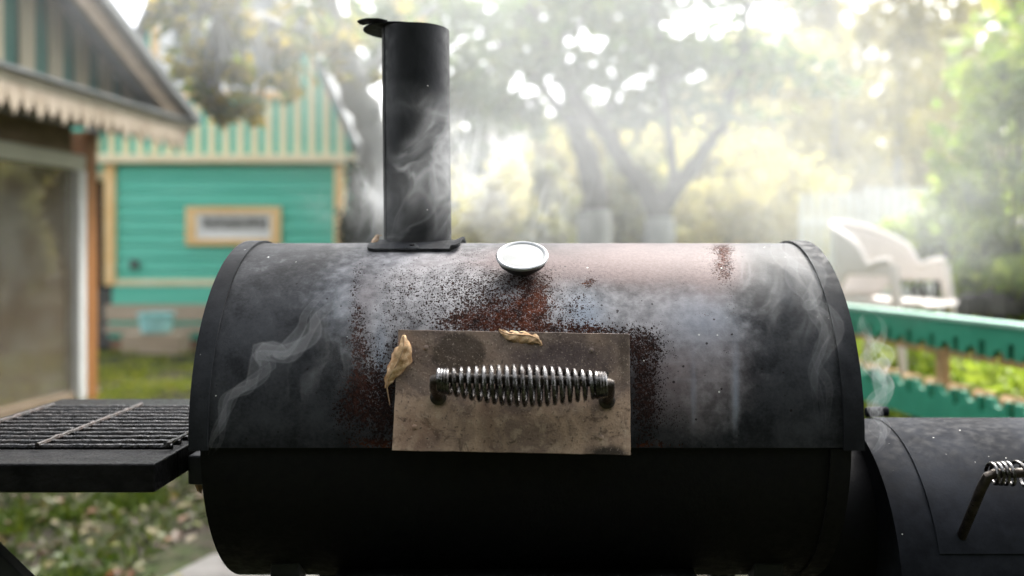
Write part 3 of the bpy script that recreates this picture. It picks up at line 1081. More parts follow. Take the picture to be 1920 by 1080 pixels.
# base boards under the siding
MB().box((HX(206), HY - .02, HZ(535)), (HX(640), HY + .03, HZ(524))).build('sill_board', M['pale_trim'], house)
MB().box((HX(212), HY - .012, HZ(570)), (HX(640), HY + .03, HZ(536))).build('base_board', M['green_board'], house)
MB().box((HX(200), HY - .05, HZ(601)), (HX(640), HY + .03, HZ(571))).build('base_board', M['base_board'], house)
MB().box((HX(206), HY - .03, HZ(609)), (HX(640), HY + .03, HZ(602))).build('base_board', M['green_board'], house)
MB().box((HX(200), HY - .06, HZ(623)), (HX(640), HY + .03, HZ(610))).build('base_board', M['base_board'], house)
MB().box((HX(206), HY - .03, HZ(633)), (HX(640), HY + .03, HZ(624))).build('base_board', M['green_board'], house)
MB().box((HX(198), HY - .05, HZ(535)), (HX(218), HY + .04, HZ(309))).build('corner_board', M['ochre_trim'], house, bevel=.006)
MB().box((HX(628), HY - .05, HZ(535)), (HX(646), HY + .04, HZ(309))).build('corner_board', M['ochre_trim'], house, bevel=.006)
MB().box((HX(178), HY - .12, HZ(307)), (HX(672), HY + .05, HZ(291))).build('belt_board', M['pale_trim'], house, bevel=.008)
# foundation bricks
for i in range(13):
    x = HX(206) + i * .21
    MB().box((x, HY + .02 + .02 * (i % 2), -.02), (x + .2, HY + .14, HZ(636) - .01 * (i % 3))).build('brick', M['brick'], house, bevel=.006)
# small window
win = MB()
win.box((HX(350), HY - .045, HZ(401)), (HX(528), HY - .006, HZ(388)))
win.box((HX(350), HY - .045, HZ(460)), (HX(528), HY - .006, HZ(448)))
win.box((HX(350), HY - .045, HZ(448)), (HX(370), HY - .006, HZ(401)))
win.box((HX(510), HY - .045, HZ(448)), (HX(528), HY - .006, HZ(401)))
wo_ = win.build('window', M['ochre_trim'], house, bevel=.006)
fr = MB()
fr.box((HX(370), HY - .03, HZ(408)), (HX(510), HY - .005, HZ(401)))
fr.box((HX(370), HY - .03, HZ(448)), (HX(510), HY - .005, HZ(431)))
fr.box((HX(370), HY - .03, HZ(431)), (HX(380), HY - .005, HZ(408)))
fr.box((HX(503), HY - .03, HZ(431)), (HX(510), HY - .005, HZ(408)))
fr.build('window_frame', M['white'], wo_)
MB().box((HX(380), HY - .012, HZ(431)), (HX(503), HY - .006, HZ(408))).build('window_pane', simple('dark_pane', (.10, .10, .098), (.42, .42, .40), 9, .12, 0, 60, 0, (3, 1, .6)), wo_)
MB().box((HX(246), HY - .05, HZ(503)), (HX(262), HY - .005, HZ(488))).build('outlet_box', M['stone'], house, bevel=.006)
# striped gable: alternate green and cream boards, clipped by the steep roof
ap = HX(420)
def gable_top(x):
    """height of the rake over x"""
    d = abs(x - ap)
    half = HX(668) - ap
    return HZ(291) + (half - d) * 2.2
bw = 13.4 * hk
i = 0
x = HX(176)
while x < HX(664):
    x1 = x + bw
    t0_, t1_ = min(gable_top(x), HZ(-330)), min(gable_top(x1), HZ(-330))
    if min(t0_, t1_) > HZ(288):
        d_ = .0 if i % 2 else .018
        spans = [(HZ(290), None)]
        MB().prism([(x + .002, HY - .0 - d_, HZ(290)), (x1 - .002, HY - .0 - d_, HZ(290)), (x1 - .002, HY - d_, t1_), (x + .002, HY - d_, t0_)], (0, .03 + d_ * .5, 0)).build(
            'gable_board', M['green_board'] if i % 2 else M['cream_board'], house)
    x = x1
    i += 1
for s in (-1, 1):
    xa, za_ = ap + s * (HX(682) - ap), HZ(300)
    zt = HZ(-330)
    xt = ap + s * ((HX(682) - ap) - (zt - za_) / 2.2)
    MB().bar((xa, HY + 1.6, za_), (xt, HY + 1.6, zt), 3.5, .07, (s * 2.2, 0, 1)).build('roof', M['roof'], house)
# attic window
aw = MB()
ax0, ax1, ay0, ay1 = 288, 556, -20, 186
for a, b, c, d in ((ax0, ax0 + 14, ay0, ay1), (ax1 - 14, ax1, ay0, ay1), (ax0 + 14, ax1 - 14, ay1 - 12, ay1), (ax0 + 14, ax1 - 14, ay0, ay0 + 12)):
    aw.box((HX(a), HY - .075, HZ(d)), (HX(b), HY - .022, HZ(c)))
awo = aw.build('attic_window', M['ochre_trim'], house, bevel=.006)
af = MB()
for a, b, c, d in ((ax0 + 15, ax0 + 38, ay0 + 13, ay1 - 30), (ax1 - 38, ax1 - 15, ay0 + 13, ay1 - 30), (412, 432, ay0 + 13, ay1 - 30), (ax0 + 15, ax1 - 15, ay1 - 30, ay1 - 12.5), (ax0 + 38.2, 411.8, 40, 52), (432.2, ax1 - 38.2, 40, 52)):
    af.box((HX(a), HY - .065, HZ(d)), (HX(b), HY - .02, HZ(c)))
af.build('window_frame', M['white'], awo)
MB().box((HX(ax0 + 20), HY - .03, HZ(ay1 - 25)), (HX(ax1 - 20), HY - .022, HZ(ay0 + 13))).build('window_pane', simple('attic_pane', (.16, .17, .17), (.3, .32, .32), 2, .1), awo)
# dark side entry left of the house
ent = root('side_lean_to', (HX(160), HY + .6, 0), 'dark open lean-to between the porch post and the green house', 'shed')
MB().box((HX(95), HY + .7, 0), (HX(205), HY + .78, HZ(300))).build('rear_wall', M['dark_gap'], ent)  # near-black wall: the darkness of the entry is put into its colour
MB().box((HX(95), HY + .35, HZ(330)), (HX(203), HY + .69, HZ(316))).build('lintel', M['pale_trim'], ent)
MB().box((HX(95), HY + .35, HZ(315)), (HX(203), HY + .69, HZ(200))).build('fascia', M['green_board'], ent)
MB().box((HX(95), HY + .3, 0), (HX(203), HY + .69, HZ(545))).build('step', M['stone'], ent)
# teal tub in front of the house
tb_ = W(293, 604, 9.9)
tub = root('teal_tub', (tb_.x, 9.9, tb_.z - .13), 'pale teal plastic tub set down before the green house', 'tub')
MB().lathe([(.13, 0), (.16, .02), (.185, .2), (.20, .205), (.20, .222), (.17, .225), (.15, .05), (.05, .04)], (tb_.x, 9.9, tb_.z - .12), (0, 0, 1), 28).build('bowl', M['teal'], tub, smooth=True)
sb = MB()
sb.box((tb_.x - .32, 9.74, -.02), (tb_.x + .32, 10.06, tb_.z - .121))
tag(sb.build('wooden_step', M['base_board'], bevel=.01), 'bare wooden step carrying the teal tub', 'step')

# ================================================================== porch on the left
yaw = R_(6.8)
P0 = Vector(((165 - CX) * 6.6 / FPX, 6.6, 0))
u_ = Vector((math.sin(yaw), math.cos(yaw), 0))
n__ = Vector((math.cos(yaw), -math.sin(yaw), 0))
porch = root('porch_gable', P0, 'weathered summer house gable with striped boards, carved lace trim and a glazed window', 'summer house')
def PP(u, n, z): return P0 + u_ * u + n__ * n + Vector((0, 0, z))
def pbox(u0, u1, n0, n1, z0, z1, mb=None):
    mb = mb or MB()
    c = [PP(u, n, z) for z in (z0, z1) for (u, n) in ((u0, n0), (u1, n0), (u1, n1), (u0, n1))]
    return mb.add(c, [(0, 3, 2, 1), (4, 5, 6, 7), (0, 1, 5, 4), (1, 2, 6, 5), (2, 3, 7, 6), (3, 0, 4, 7)])
# corner post
pbox(-.01, .12, -.13, .0, 0, 2.02).build('post', M['post'], porch, bevel=.006)
pbox(-3.2, -.16, -.10, -.02, 1.84, 2.02).build('head_beam', M['old_wood'], porch)
# window: white jamb, pale header, glass
jw = MB()
pbox(-.112, -.035, -.06, .012, .05, 1.72, jw)
win_p = jw.build('window', M['white'], porch, bevel=.004)
pbox(-3.2, -.036, -.09, .006, 1.722, 1.835).build('window_head', M['pale_frame'], win_p, bevel=.004)
pbox(-3.2, -.156, -.09, .006, .05, .12).build('window_sill', M['old_wood'], win_p, bevel=.004)
pbox(-3.2, -.113, -.045, -.04, .121, 1.721).build('window_pane', M['pane'], win_p)
# things seen dimly through the glass
pbox(-3.4, -.2, -2.4, -2.3, 0, 2.0).build('inner_wall', M['old_wood'], porch)
pbox(-3.4, .0, -2.4, .0, -.02, .02).build('floor', M['old_wood'], porch)
cur = MB()
va = []
for i in range(41):
    u = -2.6 + 2.4 * i / 40
    zlo = 1.45 - .22 * abs(math.sin((u + .2) * 2.6))
    n = -.22 + .025 * math.sin(i * 1.9)
    va += [PP(u, n, zlo), PP(u, n, 1.70)]
cur.add(va, [(2 * i, 2 * i + 2, 2 * i + 3, 2 * i + 1) for i in range(40)])
c_ = cur.build('curtain', M['curtain'], porch, smooth=True, fix=False)
# eave board, carved lace below it
OE = .45
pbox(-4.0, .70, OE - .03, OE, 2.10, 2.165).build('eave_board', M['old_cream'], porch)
pbox(-4.0, .74, OE - .25, OE + .03, 2.167, 2.19).build('eave_drip', M['roof'], porch)
lw = .115
i = 0
u0 = -3.4
while u0 < .52:
    z_hi, z_lo = 2.098, 1.965 - .02 * (i % 2)
    pts = [(0, z_hi), (lw - .004, z_hi), (lw - .004, z_lo + .07), (lw * .82, z_lo + .045), (lw * .78, z_lo + .015), (lw * .6, z_lo), (lw * .5, z_lo - .03), (lw * .4, z_lo), (lw * .2, z_lo + .015), (lw * .16, z_lo + .045), (0, z_lo + .07)]
    MB().prism([PP(u0 + a, OE - .004, z) for a, z in pts], n__ * -.02).build('lace_board', M['lace'], porch)
    u0 += lw
    i += 1
pbox(-4.0, .45, -.02, OE - .031, 2.05, 2.07).build('soffit', M['old_wood'], porch)
# pediment boards, alternately green and cream, under the sloping rake
slope = math.tan(R_(26))
def rake_z(u): return 2.19 + (.737 - u) * slope
u0 = -3.3
i = 0
bwid = .142
while u0 < .35:
    a, b = u0, u0 + bwid
    za, zb = rake_z(a) - .10, rake_z(b) - .10
    if zb > 2.2:
        d_ = 0 if i % 2 else .015
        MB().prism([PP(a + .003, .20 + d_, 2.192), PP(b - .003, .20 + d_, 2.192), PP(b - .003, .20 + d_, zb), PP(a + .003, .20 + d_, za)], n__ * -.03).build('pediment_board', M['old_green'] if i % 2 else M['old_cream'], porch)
    u0 = b
    i += 1
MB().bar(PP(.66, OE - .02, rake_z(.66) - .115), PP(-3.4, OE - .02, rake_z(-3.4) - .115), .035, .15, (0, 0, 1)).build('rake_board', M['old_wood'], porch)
MB().bar(PP(.737, OE - 1.6, rake_z(.737) + .0), PP(-3.4, OE - 1.6, rake_z(-3.4) + .0), 3.3, .07, (0, 0, 1)).build('roof', M['roof'], porch)
# side boards of the porch closing it off behind
pbox(.121, .16, -2.4, -.14, 0, 2.0).build('side_wall', M['old_wood'], porch)

# ================================================================== right bank: fence, chair, pickets
FA = Vector((1.66, 3.0, 0))
fd = Vector((-.1371, .9906, 0))
fnrm = Vector((-.9906, -.1371, 0))           # towards us
gf = root('garden_fence', FA + fd * .6, 'low green garden fence with notched and scalloped boards beside the firebox', 'fence')
def FP(s, n, z): return FA + fd * s + fnrm * n + Vector((0, 0, z))
zt = .852
def notched(s0, n_units, z_edge, z_tip, flip):
    """board outline with alternate square slots and round scallops along one edge"""
    pts = []
    unit = .155
    sg = 1 if flip else -1
    z_base = z_edge
    for i in range(n_units):
        s = s0 + i * unit
        pts += [(s + .0, z_tip), (s + .018, z_tip), (s + .018, z_tip - sg * .055), (s + .05, z_tip - sg * .055), (s + .05, z_tip)]
        for k in range(7):
            a = math.pi * k / 6
            pts.append((s + .10 - .033 * math.cos(a), z_tip - sg * .030 * math.sin(a)))
    e = s0 + n_units * unit
    pts += [(e, z_tip), (e, z_base), (s0, z_base)]
    return pts
for (ze, zti, fl) in ((zt, zt - .110, False), (.45, .598, True)):
    pts = notched(-.75, 24, ze, zti, fl)
    b_ = MB().prism([FP(s, 0, z) for s, z in pts], fnrm * -.022).build('notched_board', M['fence_green'], gf)
    # brown inner slats showing in the slots
    k = 0
    s = -.75
    while s < 2.9:
        zz = (zt - .135, zt - .004) if not fl else (.455, .612)
        MB().add([FP(s + .012, -.026, zz[0]), FP(s + .056, -.026, zz[0]), FP(s + .056, -.026, zz[1]), FP(s + .012, -.026, zz[1]),
                  FP(s + .012, -.044, zz[0]), FP(s + .056, -.044, zz[0]), FP(s + .056, -.044, zz[1]), FP(s + .012, -.044, zz[1])],
                 [(0, 1, 2, 3), (5, 4, 7, 6), (0, 4, 5, 1), (3, 2, 6, 7), (0, 3, 7, 4), (1, 5, 6, 2)]).build('inner_slat', M['fence_wood'], gf)
        MB().add([FP(s + .066, -.026, zz[0] + (.0 if not fl else .01)), FP(s + .134, -.026, zz[0] + (.0 if not fl else .01)), FP(s + .134, -.026, zz[1] - (.0 if not fl else .02)), FP(s + .066, -.026, zz[1] - (.0 if not fl else .02)),
                  FP(s + .066, -.044, zz[0]), FP(s + .134, -.044, zz[0]), FP(s + .134, -.044, zz[1]), FP(s + .066, -.044, zz[1])],
                 [(0, 1, 2, 3), (5, 4, 7, 6), (0, 4, 5, 1), (3, 2, 6, 7), (0, 3, 7, 4), (1, 5, 6, 2)]).build('inner_slat', M['fence_wood'], gf)
        s += .155
c4 = MB()
c4.add([FP(s, n, z) for z in (zt + .001, zt + .018) for (s, n) in ((-.78, .010), (3.0, .010), (3.0, -.058), (-.78, -.058))],
       [(0, 3, 2, 1), (4, 5, 6, 7), (0, 1, 5, 4), (1, 2, 6, 5), (2, 3, 7, 6), (3, 0, 4, 7)])
c4.build('cap_rail', M['fence_top'], gf, bevel=.003)
for s in (-.5, .55, 1.6, 2.65):
    p = FP(s, -.065, 0)
    MB().box((p.x - .02, p.y - .02, gz(p.x, p.y) - .1), (p.x + .02, p.y + .02, zt)).build('post', M['fence_wood'], gf)

# white plastic armchair
CHY = 4.85
ch_c = W(1668, 600, CHY)
ch_z = gz(ch_c.x, ch_c.y)
chair = root('garden_chair', (ch_c.x, ch_c.y, ch_z), 'white moulded plastic armchair standing on the bank behind the green fence', 'chair')
th_ = R_(-50)
cz = .02
def CP(f, s, z):
    """f forward, s to the left, z up, from the chair's foot"""
    return Vector((ch_c.x + f * math.cos(th_) - s * math.sin(th_), ch_c.y + f * math.sin(th_) + s * math.cos(th_), ch_z + z))
# back and arms: one horseshoe shell
def shell_pt(a, v):
    """a in -1..1 round the horseshoe (0 = back), v 0 bottom 1 top"""
    k = abs(a)
    if k < .55:
        ang = a / .55 * R_(88)
        f = -.235 * math.cos(ang) - .02
        s = .27 * math.sin(ang) if True else 0
    else:
        q = (k - .55) / .45
        f = -.02 - .235 * math.cos(R_(88)) + .19 * q
        s = math.copysign(.27 + .02 * q, a)
    q_ = math.cos(min(k / .66, 1) * math.pi / 2)
    top = .64 + .21 * q_ ** .75 - .03 * math.exp(-((k - .68) / .12) ** 2)
    bot = .43 if k < .28 else .43 + (.135 if a < 0 else .10) * min((k - .28) / .16, 1)
    rec = .045 * max(0, math.cos(min(k / .55, 1) * math.pi / 2)) * ((v * (top - bot)) / .4)
    z = bot + (top - bot) * v
    return CP(f - rec, s, z)
na, nv = 60, 8
va, fa = [], []
for i in range(na + 1):
    for j in range(nv + 1):
        va.append(shell_pt(-1 + 2 * i / na, j / nv))
for i in range(na):
    for j in range(nv):
        k = i * (nv + 1) + j
        fa.append((k, k + 1, k + nv + 2, k + nv + 1))
bk = MB().add(va, fa).build('backrest', M['chair'], chair, smooth=True)
so = bk.modifiers.new('solid', 'SOLIDIFY'); so.thickness = .012; so.offset = 0
rim = MB()
rim.tube([shell_pt(-1 + 2 * i / 50, 1.0) for i in range(51)], .019, 10)
rim.build('arm_rim', M['chair'], bk, smooth=True)
seat = MB()
sv = []
for zz in (.405, .43):
    for i in range(32):
        a = 2 * math.pi * i / 32
        ca_, sa_ = math.cos(a), math.sin(a)
        e = .35
        sv.append(CP(.04 + .25 * math.copysign(abs(ca_) ** e, ca_), .25 * math.copysign(abs(sa_) ** e, sa_), zz - (.02 if zz > .42 and abs(sa_) < .5 else 0)))
seat.add(sv, [tuple(range(31, -1, -1)), tuple(range(32, 64))] + [(i, (i + 1) % 32, 32 + (i + 1) % 32, 32 + i) for i in range(32)])
seat.build('seat', M['chair'], chair, bevel=.008)
for f, s, ztop_, f2, s2 in ((.165, .278, .62, .24, .30), (.165, -.278, .62, .24, -.30), (-.2, .2, .43, -.29, .25), (-.2, -.2, .43, -.29, -.25)):
    l_ = MB()
    for (w0, w1, dx) in ((.06, .035, 0),):
        a = CP(f, s, ztop_); b = CP(f2, s2, 0.0)
        l_.tube([a, a.lerp(b, .5), b], [.032, .027, .018], 8)
    l_.build('leg', M['chair'], chair, smooth=True)

# white picket fence at the back
pf = root('picket_fence', W(1640, 470, 9.0), 'white picket fence at the back of the garden behind the plastic chair', 'fence')
px = 1500
i = 0
while px < 1790:
    p = W(px, 400, 9.0 + .0012 * (px - 1500))
    top = W(px, 352 if px > 1622 else 362, p.y).z + .01 * ((i * 7) % 3)
    g_ = gz(p.x, p.y)
    MB().prism([(p.x, p.y, g_ + .05), (p.x + .062, p.y, g_ + .05), (p.x + .062, p.y, top - .03), (p.x + .031, p.y, top), (p.x, p.y, top - .03)], (0, .018, 0)).build('picket', M['white'], pf)
    px += 17.5
    i += 1
for z in (.85, 1.45):
    a, b = W(1500, 480, 9.03), W(1792, 480, 9.38)
    MB().bar((a.x, a.y + .02, z), (b.x, b.y + .02, z), .03, .06).build('rail', M['white'], pf)

# low stone edging at right
ed = root('stone_edging', (W(1860, 560, 5.6).x, 5.6, .45), 'low grey stone edging at the foot of the right-hand bushes', 'wall')
for i in range(9):
    c = W(1790 + i * 34, 566, 5.6 + .05 * (i % 2))
    MB().box((c.x, c.y, c.z - .09), (c.x + .105, c.y + .14, c.z + .035 + .015 * (i % 3))).build('stone', M['stone'], ed, bevel=.012)

# ================================================================== trees, shrubs, ground cover
def leaf_quads(mb, c, size, r, n_axis=None, elong=1.9):
    """one leaf: a folded pair of triangles-quads round c"""
    d = Vector((r.gauss(0, 1), r.gauss(0, 1), r.gauss(0, .8) - .3)).normalized()
    a = Vector((r.gauss(0, 1), r.gauss(0, 1), r.gauss(0, 1)))
    s = d.cross(a).normalized()
    nrm = d.cross(s)
    L, wd = size * elong * .5, size * .5
    k = len(mb.v)
    c = Vector(c)
    mb.v += [tuple(c - d * L), tuple(c + s * wd + nrm * wd * .35), tuple(c + d * L), tuple(c - s * wd + nrm * wd * .35)]
    mb.f += [(k, k + 1, k + 2), (k, k + 2, k + 3)]


def blob_leaves(mb, c, rad, n, size, r, hollow=.0):
    """n leaves round c within an ellipsoid rad, thicker towards clumps"""
    c = Vector(c)
    clumps = []
    for _ in range(max(7, n // 36)):
        while True:
            p = Vector((r.uniform(-1, 1), r.uniform(-1, 1), r.uniform(-1, 1)))
            if hollow <= p.length <= 1: break
        clumps.append(p)
    for _ in range(n):
        q = r.choice(clumps)
        p = q + Vector((r.gauss(0, .16), r.gauss(0, .16), r.gauss(0, .16)))
        leaf_quads(mb, (c.x + p.x * rad[0], c.y + p.y * rad[1], c.z + p.z * rad[2]), size * r.uniform(.65, 1.3), r)
    return [Vector((c.x + q.x * rad[0], c.y + q.y * rad[1], c.z + q.z * rad[2])) for q in clumps]


def wobble(pts, amt, r, n=4):
    out = []
    pts = [Vector(p) for p in pts]
    for a, b in zip(pts[:-1], pts[1:]):
        for i in range(n):
            q = a.lerp(b, i / n)
            if i: q += Vector((r.gauss(0, amt), r.gauss(0, amt), r.gauss(0, amt)))
            out.append(q)
    out.append(pts[-1])
    return out


def tree(name, label, base, limbs, blobs, leaf, bark, size, seed, group=None, lime=None, cat='tree', twigs=True):
    """limbs: list of (points, r0, r1); blobs: list of (centre, radii, leaves)"""
    r = random.Random(seed)
    t = root(name, base, label, cat, group)
    tr = MB()
    tips = []
    for k, (pts, r0, r1) in enumerate(limbs):
        w = wobble(pts, r0 * .12, r)
        rads = [r0 + (r1 - r0) * (i / (len(w) - 1)) ** .85 for i in range(len(w))]
        if k == 0:
            rads[0] *= 1.25
        tr.tube(w, rads, 10)
        tips += w[len(w) // 3:]
    lf = MB()
    for c, rad, n in blobs:
        cl = blob_leaves(lf, c, rad, n, size, r)
        if twigs and tips:
            for q in cl[:10]:
                s = min(tips, key=lambda p: (p - q).length)
                mid = s.lerp(q, .55) + Vector((r.gauss(0, .06), r.gauss(0, .06), r.gauss(0, .06)))
                tr.tube([s, mid, q], [.022, .013, .005], 5, False)
    trunk = tr.build('trunk', bark, t, smooth=True, fix=False)
    if lime:
        w = [Vector(p) for p in lime[0]]
        lm = MB(); lm.tube(w, lime[1], 12)
        lm.build('limewash', M['lime'], trunk, smooth=True)
    lf.build('crown', leaf, t, fix=False)
    return t

GC = lambda x, y: gz(x, y)
# the forked apple tree in the middle
D1 = 7.4
b0 = W(1236, 470, D1); b0.z = gz(b0.x, b0.y) - .05
fk = W(1236, 398, D1)
tree('apple_tree', 'forked apple tree with a limewashed foot behind the thermometer', b0,
     [([b0, W(1236, 440, D1), fk], .125, .11),
      ([fk, W(1205, 350, D1 - .1), W(1150, 275, D1 - .2), W(1098, 205, D1 - .3), W(1040, 110, D1 - .4), W(990, 10, D1 - .4)], .09, .04),
      ([fk, W(1262, 360, D1), W(1310, 300, D1 + .2), W(1352, 240, D1 + .3), W(1390, 120, D1 + .4), W(1400, 10, D1 + .4)], .085, .035),
      ([W(1262, 345, D1), W(1258, 270, D1 - .1), W(1245, 180, D1 - .2), W(1238, 80, D1 - .2), W(1225, -40, D1 - .3)], .045, .028),
      ([W(1130, 250, D1 - .2), W(1150, 160, D1), W(1190, 70, D1 + .2)], .04, .02)],
     [(W(1050, 60, D1 - .3), (1.0, .9, .55), 429), (W(1250, 30, D1), (1.1, 1.0, .6), 462), (W(1420, 70, D1 + .2), (1.0, 1.0, .6), 429), (W(960, 120, D1 - .4), (.7, .7, .5), 231),
      (W(1150, 130, D1 - .2), (.9, .8, .45), 264), (W(1330, 150, D1), (.8, .8, .4), 215), (W(1180, 200, D1), (.35, .4, .2), 43)],
     M['leaf_mid'], M['bark'], .085, 11, lime=([b0 + Vector((0, -.003, 0)), W(1236, 440, D1) + Vector((0, -.003, 0)), W(1236, 408, D1) + Vector((0, -.003, 0))], [.165, .128, .121]))
# second leaning trunk with limewashed foot
D2 = 8.2
b0 = W(1112, 470, D2); b0.z = gz(b0.x, b0.y) - .05
tree('apple_tree', 'dark leaning apple tree left of the forked one, its foot limewashed', b0,
     [([b0, W(1114, 420, D2), W(1110, 350, D2), W(1088, 270, D2), W(1075, 220, D2 + .1), W(1050, 120, D2 + .2), W(1030, 10, D2 + .3)], .15, .06),
      ([W(1082, 240, D2), W(1000, 150, D2 + .4), W(920, 60, D2 + .6)], .06, .03)],
     [(W(930, 60, D2 + .4), (1.1, .9, .6), 397), (W(1080, 20, D2 + .4), (1.0, .9, .5), 297), (W(860, 150, D2 + .5), (.7, .7, .45), 172), (W(1020, 170, D2), (.6, .6, .35), 110)],
     M['leaf_mid'], M['bark'], .09, 12, lime=([b0 + Vector((0, -.003, 0)), W(1114, 425, D2) + Vector((0, -.003, 0)), W(1113, 395, D2) + Vector((0, -.003, 0))], [.195, .156, .152]))
# big grey leaning trunk left of the chimney, its branches hang over the house
D3 = 7.0
b0 = W(752, 480, D3); b0.z = -.05
tree('old_apple_tree', 'old apple tree with a pale grey leaning trunk between house and chimney', b0,
     [([b0, W(745, 440, D3), W(722, 340, D3), W(690, 230, D3 - .1), W(650, 130, D3 - .3), W(610, 20, D3 - .5), W(590, -80, D3 - .6)], .165, .10),
      ([W(640, 105, D3 - .3), W(560, 60, D3 - .8), W(470, 30, D3 - 1.2), W(380, 20, D3 - 1.5)], .06, .025),
      ([W(668, 170, D3 - .2), W(740, 80, D3 - .1), W(820, 10, D3)], .06, .03)],
     [(W(470, 60, D3 - 1.2), (.60, .5, .34), 244), (W(390, 40, D3 - 1.4), (.42, .45, .3), 138), (W(440, 160, D3 - 1.3), (.30, .28, .22), 81), (W(472, 212, D3 - 1.2), (.10, .14, .15), 25), (W(560, 90, D3 - .9), (.4, .4, .3), 126),
      (W(640, 60, D3 - .4), (.6, .5, .36), 185), (W(300, 10, D3 - 1.5), (.3, .35, .2), 60), (W(400, 190, D3 - 1.3), (.10, .12, .08), 23), (W(650, 130, D3 - .4), (.28, .28, .16), 39)],
     M['leaf_autumn'], M['grey_bark'], .078, 13)
tree('apple_tree', 'leafy apple tree behind the chimney, crown hanging over the roof smoke', W(800, 470, 9.2),
     [([W(812, 500, 9.2), W(820, 400, 9.2), W(800, 250, 9.2), W(790, 100, 9.2), W(800, -40, 9.2)], .12, .06), ([W(800, 250, 9.2), W(880, 120, 9.3), W(940, 10, 9.4)], .06, .03)],
     [(W(760, 40, 9.0), (1.0, .8, .6), 264), (W(880, 40, 9.3), (.9, .8, .55), 231), (W(820, 150, 9.2), (.6, .6, .4), 119), (W(890, 190, 9.2), (.55, .5, .35), 244), (W(960, 220, 9.4), (.4, .4, .3), 148), (W(880, 280, 9.3), (.35, .4, .25), 111), (W(740, 100, 9.0), (.5, .5, .5), 148)],
     M['leaf_mid'], M['bark'], .095, 14)

# far yellowing birches along the back
far = [(1330, 19, 1.5), (1440, 22, 1.8), (1560, 24, 2.0), (1680, 21, 1.8), (1790, 25, 2.2), (1900, 22, 2.0), (1010, 24, 1.6), (1180, 21, 1.3)]
for k, (px_, d_, w_) in enumerate(far):
    p = W(px_, 480, d_); p.z = gz(p.x, p.y) - .1
    r = random.Random(50 + k)
    hi = (5.2, 6.5, 9, 10.5, 11, 10.5, 4.2, 4.2)[k] + r.uniform(-.5, .5)
    names = ['yellow birch just right of the forked apple tree', 'second yellow birch behind the smoke', 'tall yellow birch above the white picket fence', 'yellow birch over the right end of the picket fence',
             'broad yellow birch behind the right-hand bush', 'yellow birch at the right edge of the garden', 'low yellow birch between chimney and apple trunks', 'small yellow birch between the two apple trunks']
    bl = [(Vector((p.x + r.gauss(0, .5), p.y + r.gauss(0, .5), p.z + hi * (.22 + .13 * j))), (w_ * (1.05 - .11 * j), w_ * .7 * (1.05 - .11 * j), hi * .15), 620 if k < 6 else 420) for j in range(6)]
    tree('birch_tree', names[k], p, [([p, p + Vector((.1, 0, hi * .5)), p + Vector((0, 0, hi * .95))], .13, .03)], bl, M['leaf_yellow'], M['lime'], .17, 60 + k, 'birches along the back', twigs=False)

# grey-green trees on the far side of the gardens
flab = ['far grey-green tree left of the chimney', 'far tree right behind the chimney', 'far tree over the pinkish house', 'far round tree right of the pinkish house', 'far tree behind the dark leaning trunk', 'far tree behind the fork of the apple tree',
        'far tree just right of the forked apple tree', 'far broad tree left of the white pickets', 'far tree straight behind the white pickets', 'far tree behind the right-hand bushes']
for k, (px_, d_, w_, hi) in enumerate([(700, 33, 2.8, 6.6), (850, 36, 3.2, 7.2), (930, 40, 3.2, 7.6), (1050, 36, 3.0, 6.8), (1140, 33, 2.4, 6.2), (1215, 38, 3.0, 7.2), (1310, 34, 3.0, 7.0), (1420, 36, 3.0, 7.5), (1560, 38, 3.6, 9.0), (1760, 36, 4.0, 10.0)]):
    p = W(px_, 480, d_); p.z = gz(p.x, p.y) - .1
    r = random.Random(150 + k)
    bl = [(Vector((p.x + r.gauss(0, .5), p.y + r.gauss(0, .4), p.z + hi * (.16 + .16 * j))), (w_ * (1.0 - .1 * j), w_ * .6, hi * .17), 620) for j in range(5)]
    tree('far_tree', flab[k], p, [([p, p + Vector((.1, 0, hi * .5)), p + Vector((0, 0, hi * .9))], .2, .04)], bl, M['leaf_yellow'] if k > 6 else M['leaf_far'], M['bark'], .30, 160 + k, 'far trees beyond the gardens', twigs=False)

# dark bush between house and chimney, shrubs behind the barrel
def shrub(label, px_, py_, d_, rad, n, leaf, size, seed, name='shrub', group=None):
    c = W(px_, py_, d_)
    g_ = gz(c.x, c.y)
    r = random.Random(seed)
    t = root(name, (c.x, c.y, g_), label, 'shrub', group)
    lf = MB()
    cl = blob_leaves(lf, c, rad, n, size, r)
    stm = MB()
    for q in cl[:14]:
        a = Vector((c.x + r.gauss(0, .06), c.y + r.gauss(0, .06), g_ - .03))
        stm.tube([a, a.lerp(q, .5) + Vector((r.gauss(0, .04), r.gauss(0, .04), 0)), q], [.016, .011, .005], 5, False)
    stm.build('stem', M['bark'], t, smooth=True, fix=False)
    lf.build('foliage', leaf, t, fix=False)
    return t
shrub('dark-leaved bush between the green house and the chimney', 685, 400, 8.6, (.20, .35, .52), 900, M['leaf_dark'], .08, 21)
shrub('pale green shrub behind the chimney foot', 915, 430, 10.5, (.8, .6, .75), 1300, M['leaf_yellow'], .10, 22)
shrub('green shrub left of the dark leaning apple trunk', 1050, 420, 9.6, (.45, .5, .7), 900, M['leaf_far'], .09, 23)
shrub('yellow-green shrub under the fork of the apple tree', 1175, 400, 10.8, (.5, .5, .9), 1000, M['leaf_far'], .10, 24)
shrub('broad yellow shrub right of the forked apple tree', 1370, 400, 11.5, (1.25, .8, 1.0), 2200, M['leaf_yellow'], .10, 25)
shrub('tall leafy bush at the right edge of the picture', 1905, 300, 6.2, (.52, .6, .95), 1700, M['leaf_lime'], .085, 26, 'tall_bush')
shrub('loose green bush at the right end of the picket fence', 1800, 410, 7.0, (.34, .4, .34), 700, M['leaf_lime'], .075, 27)
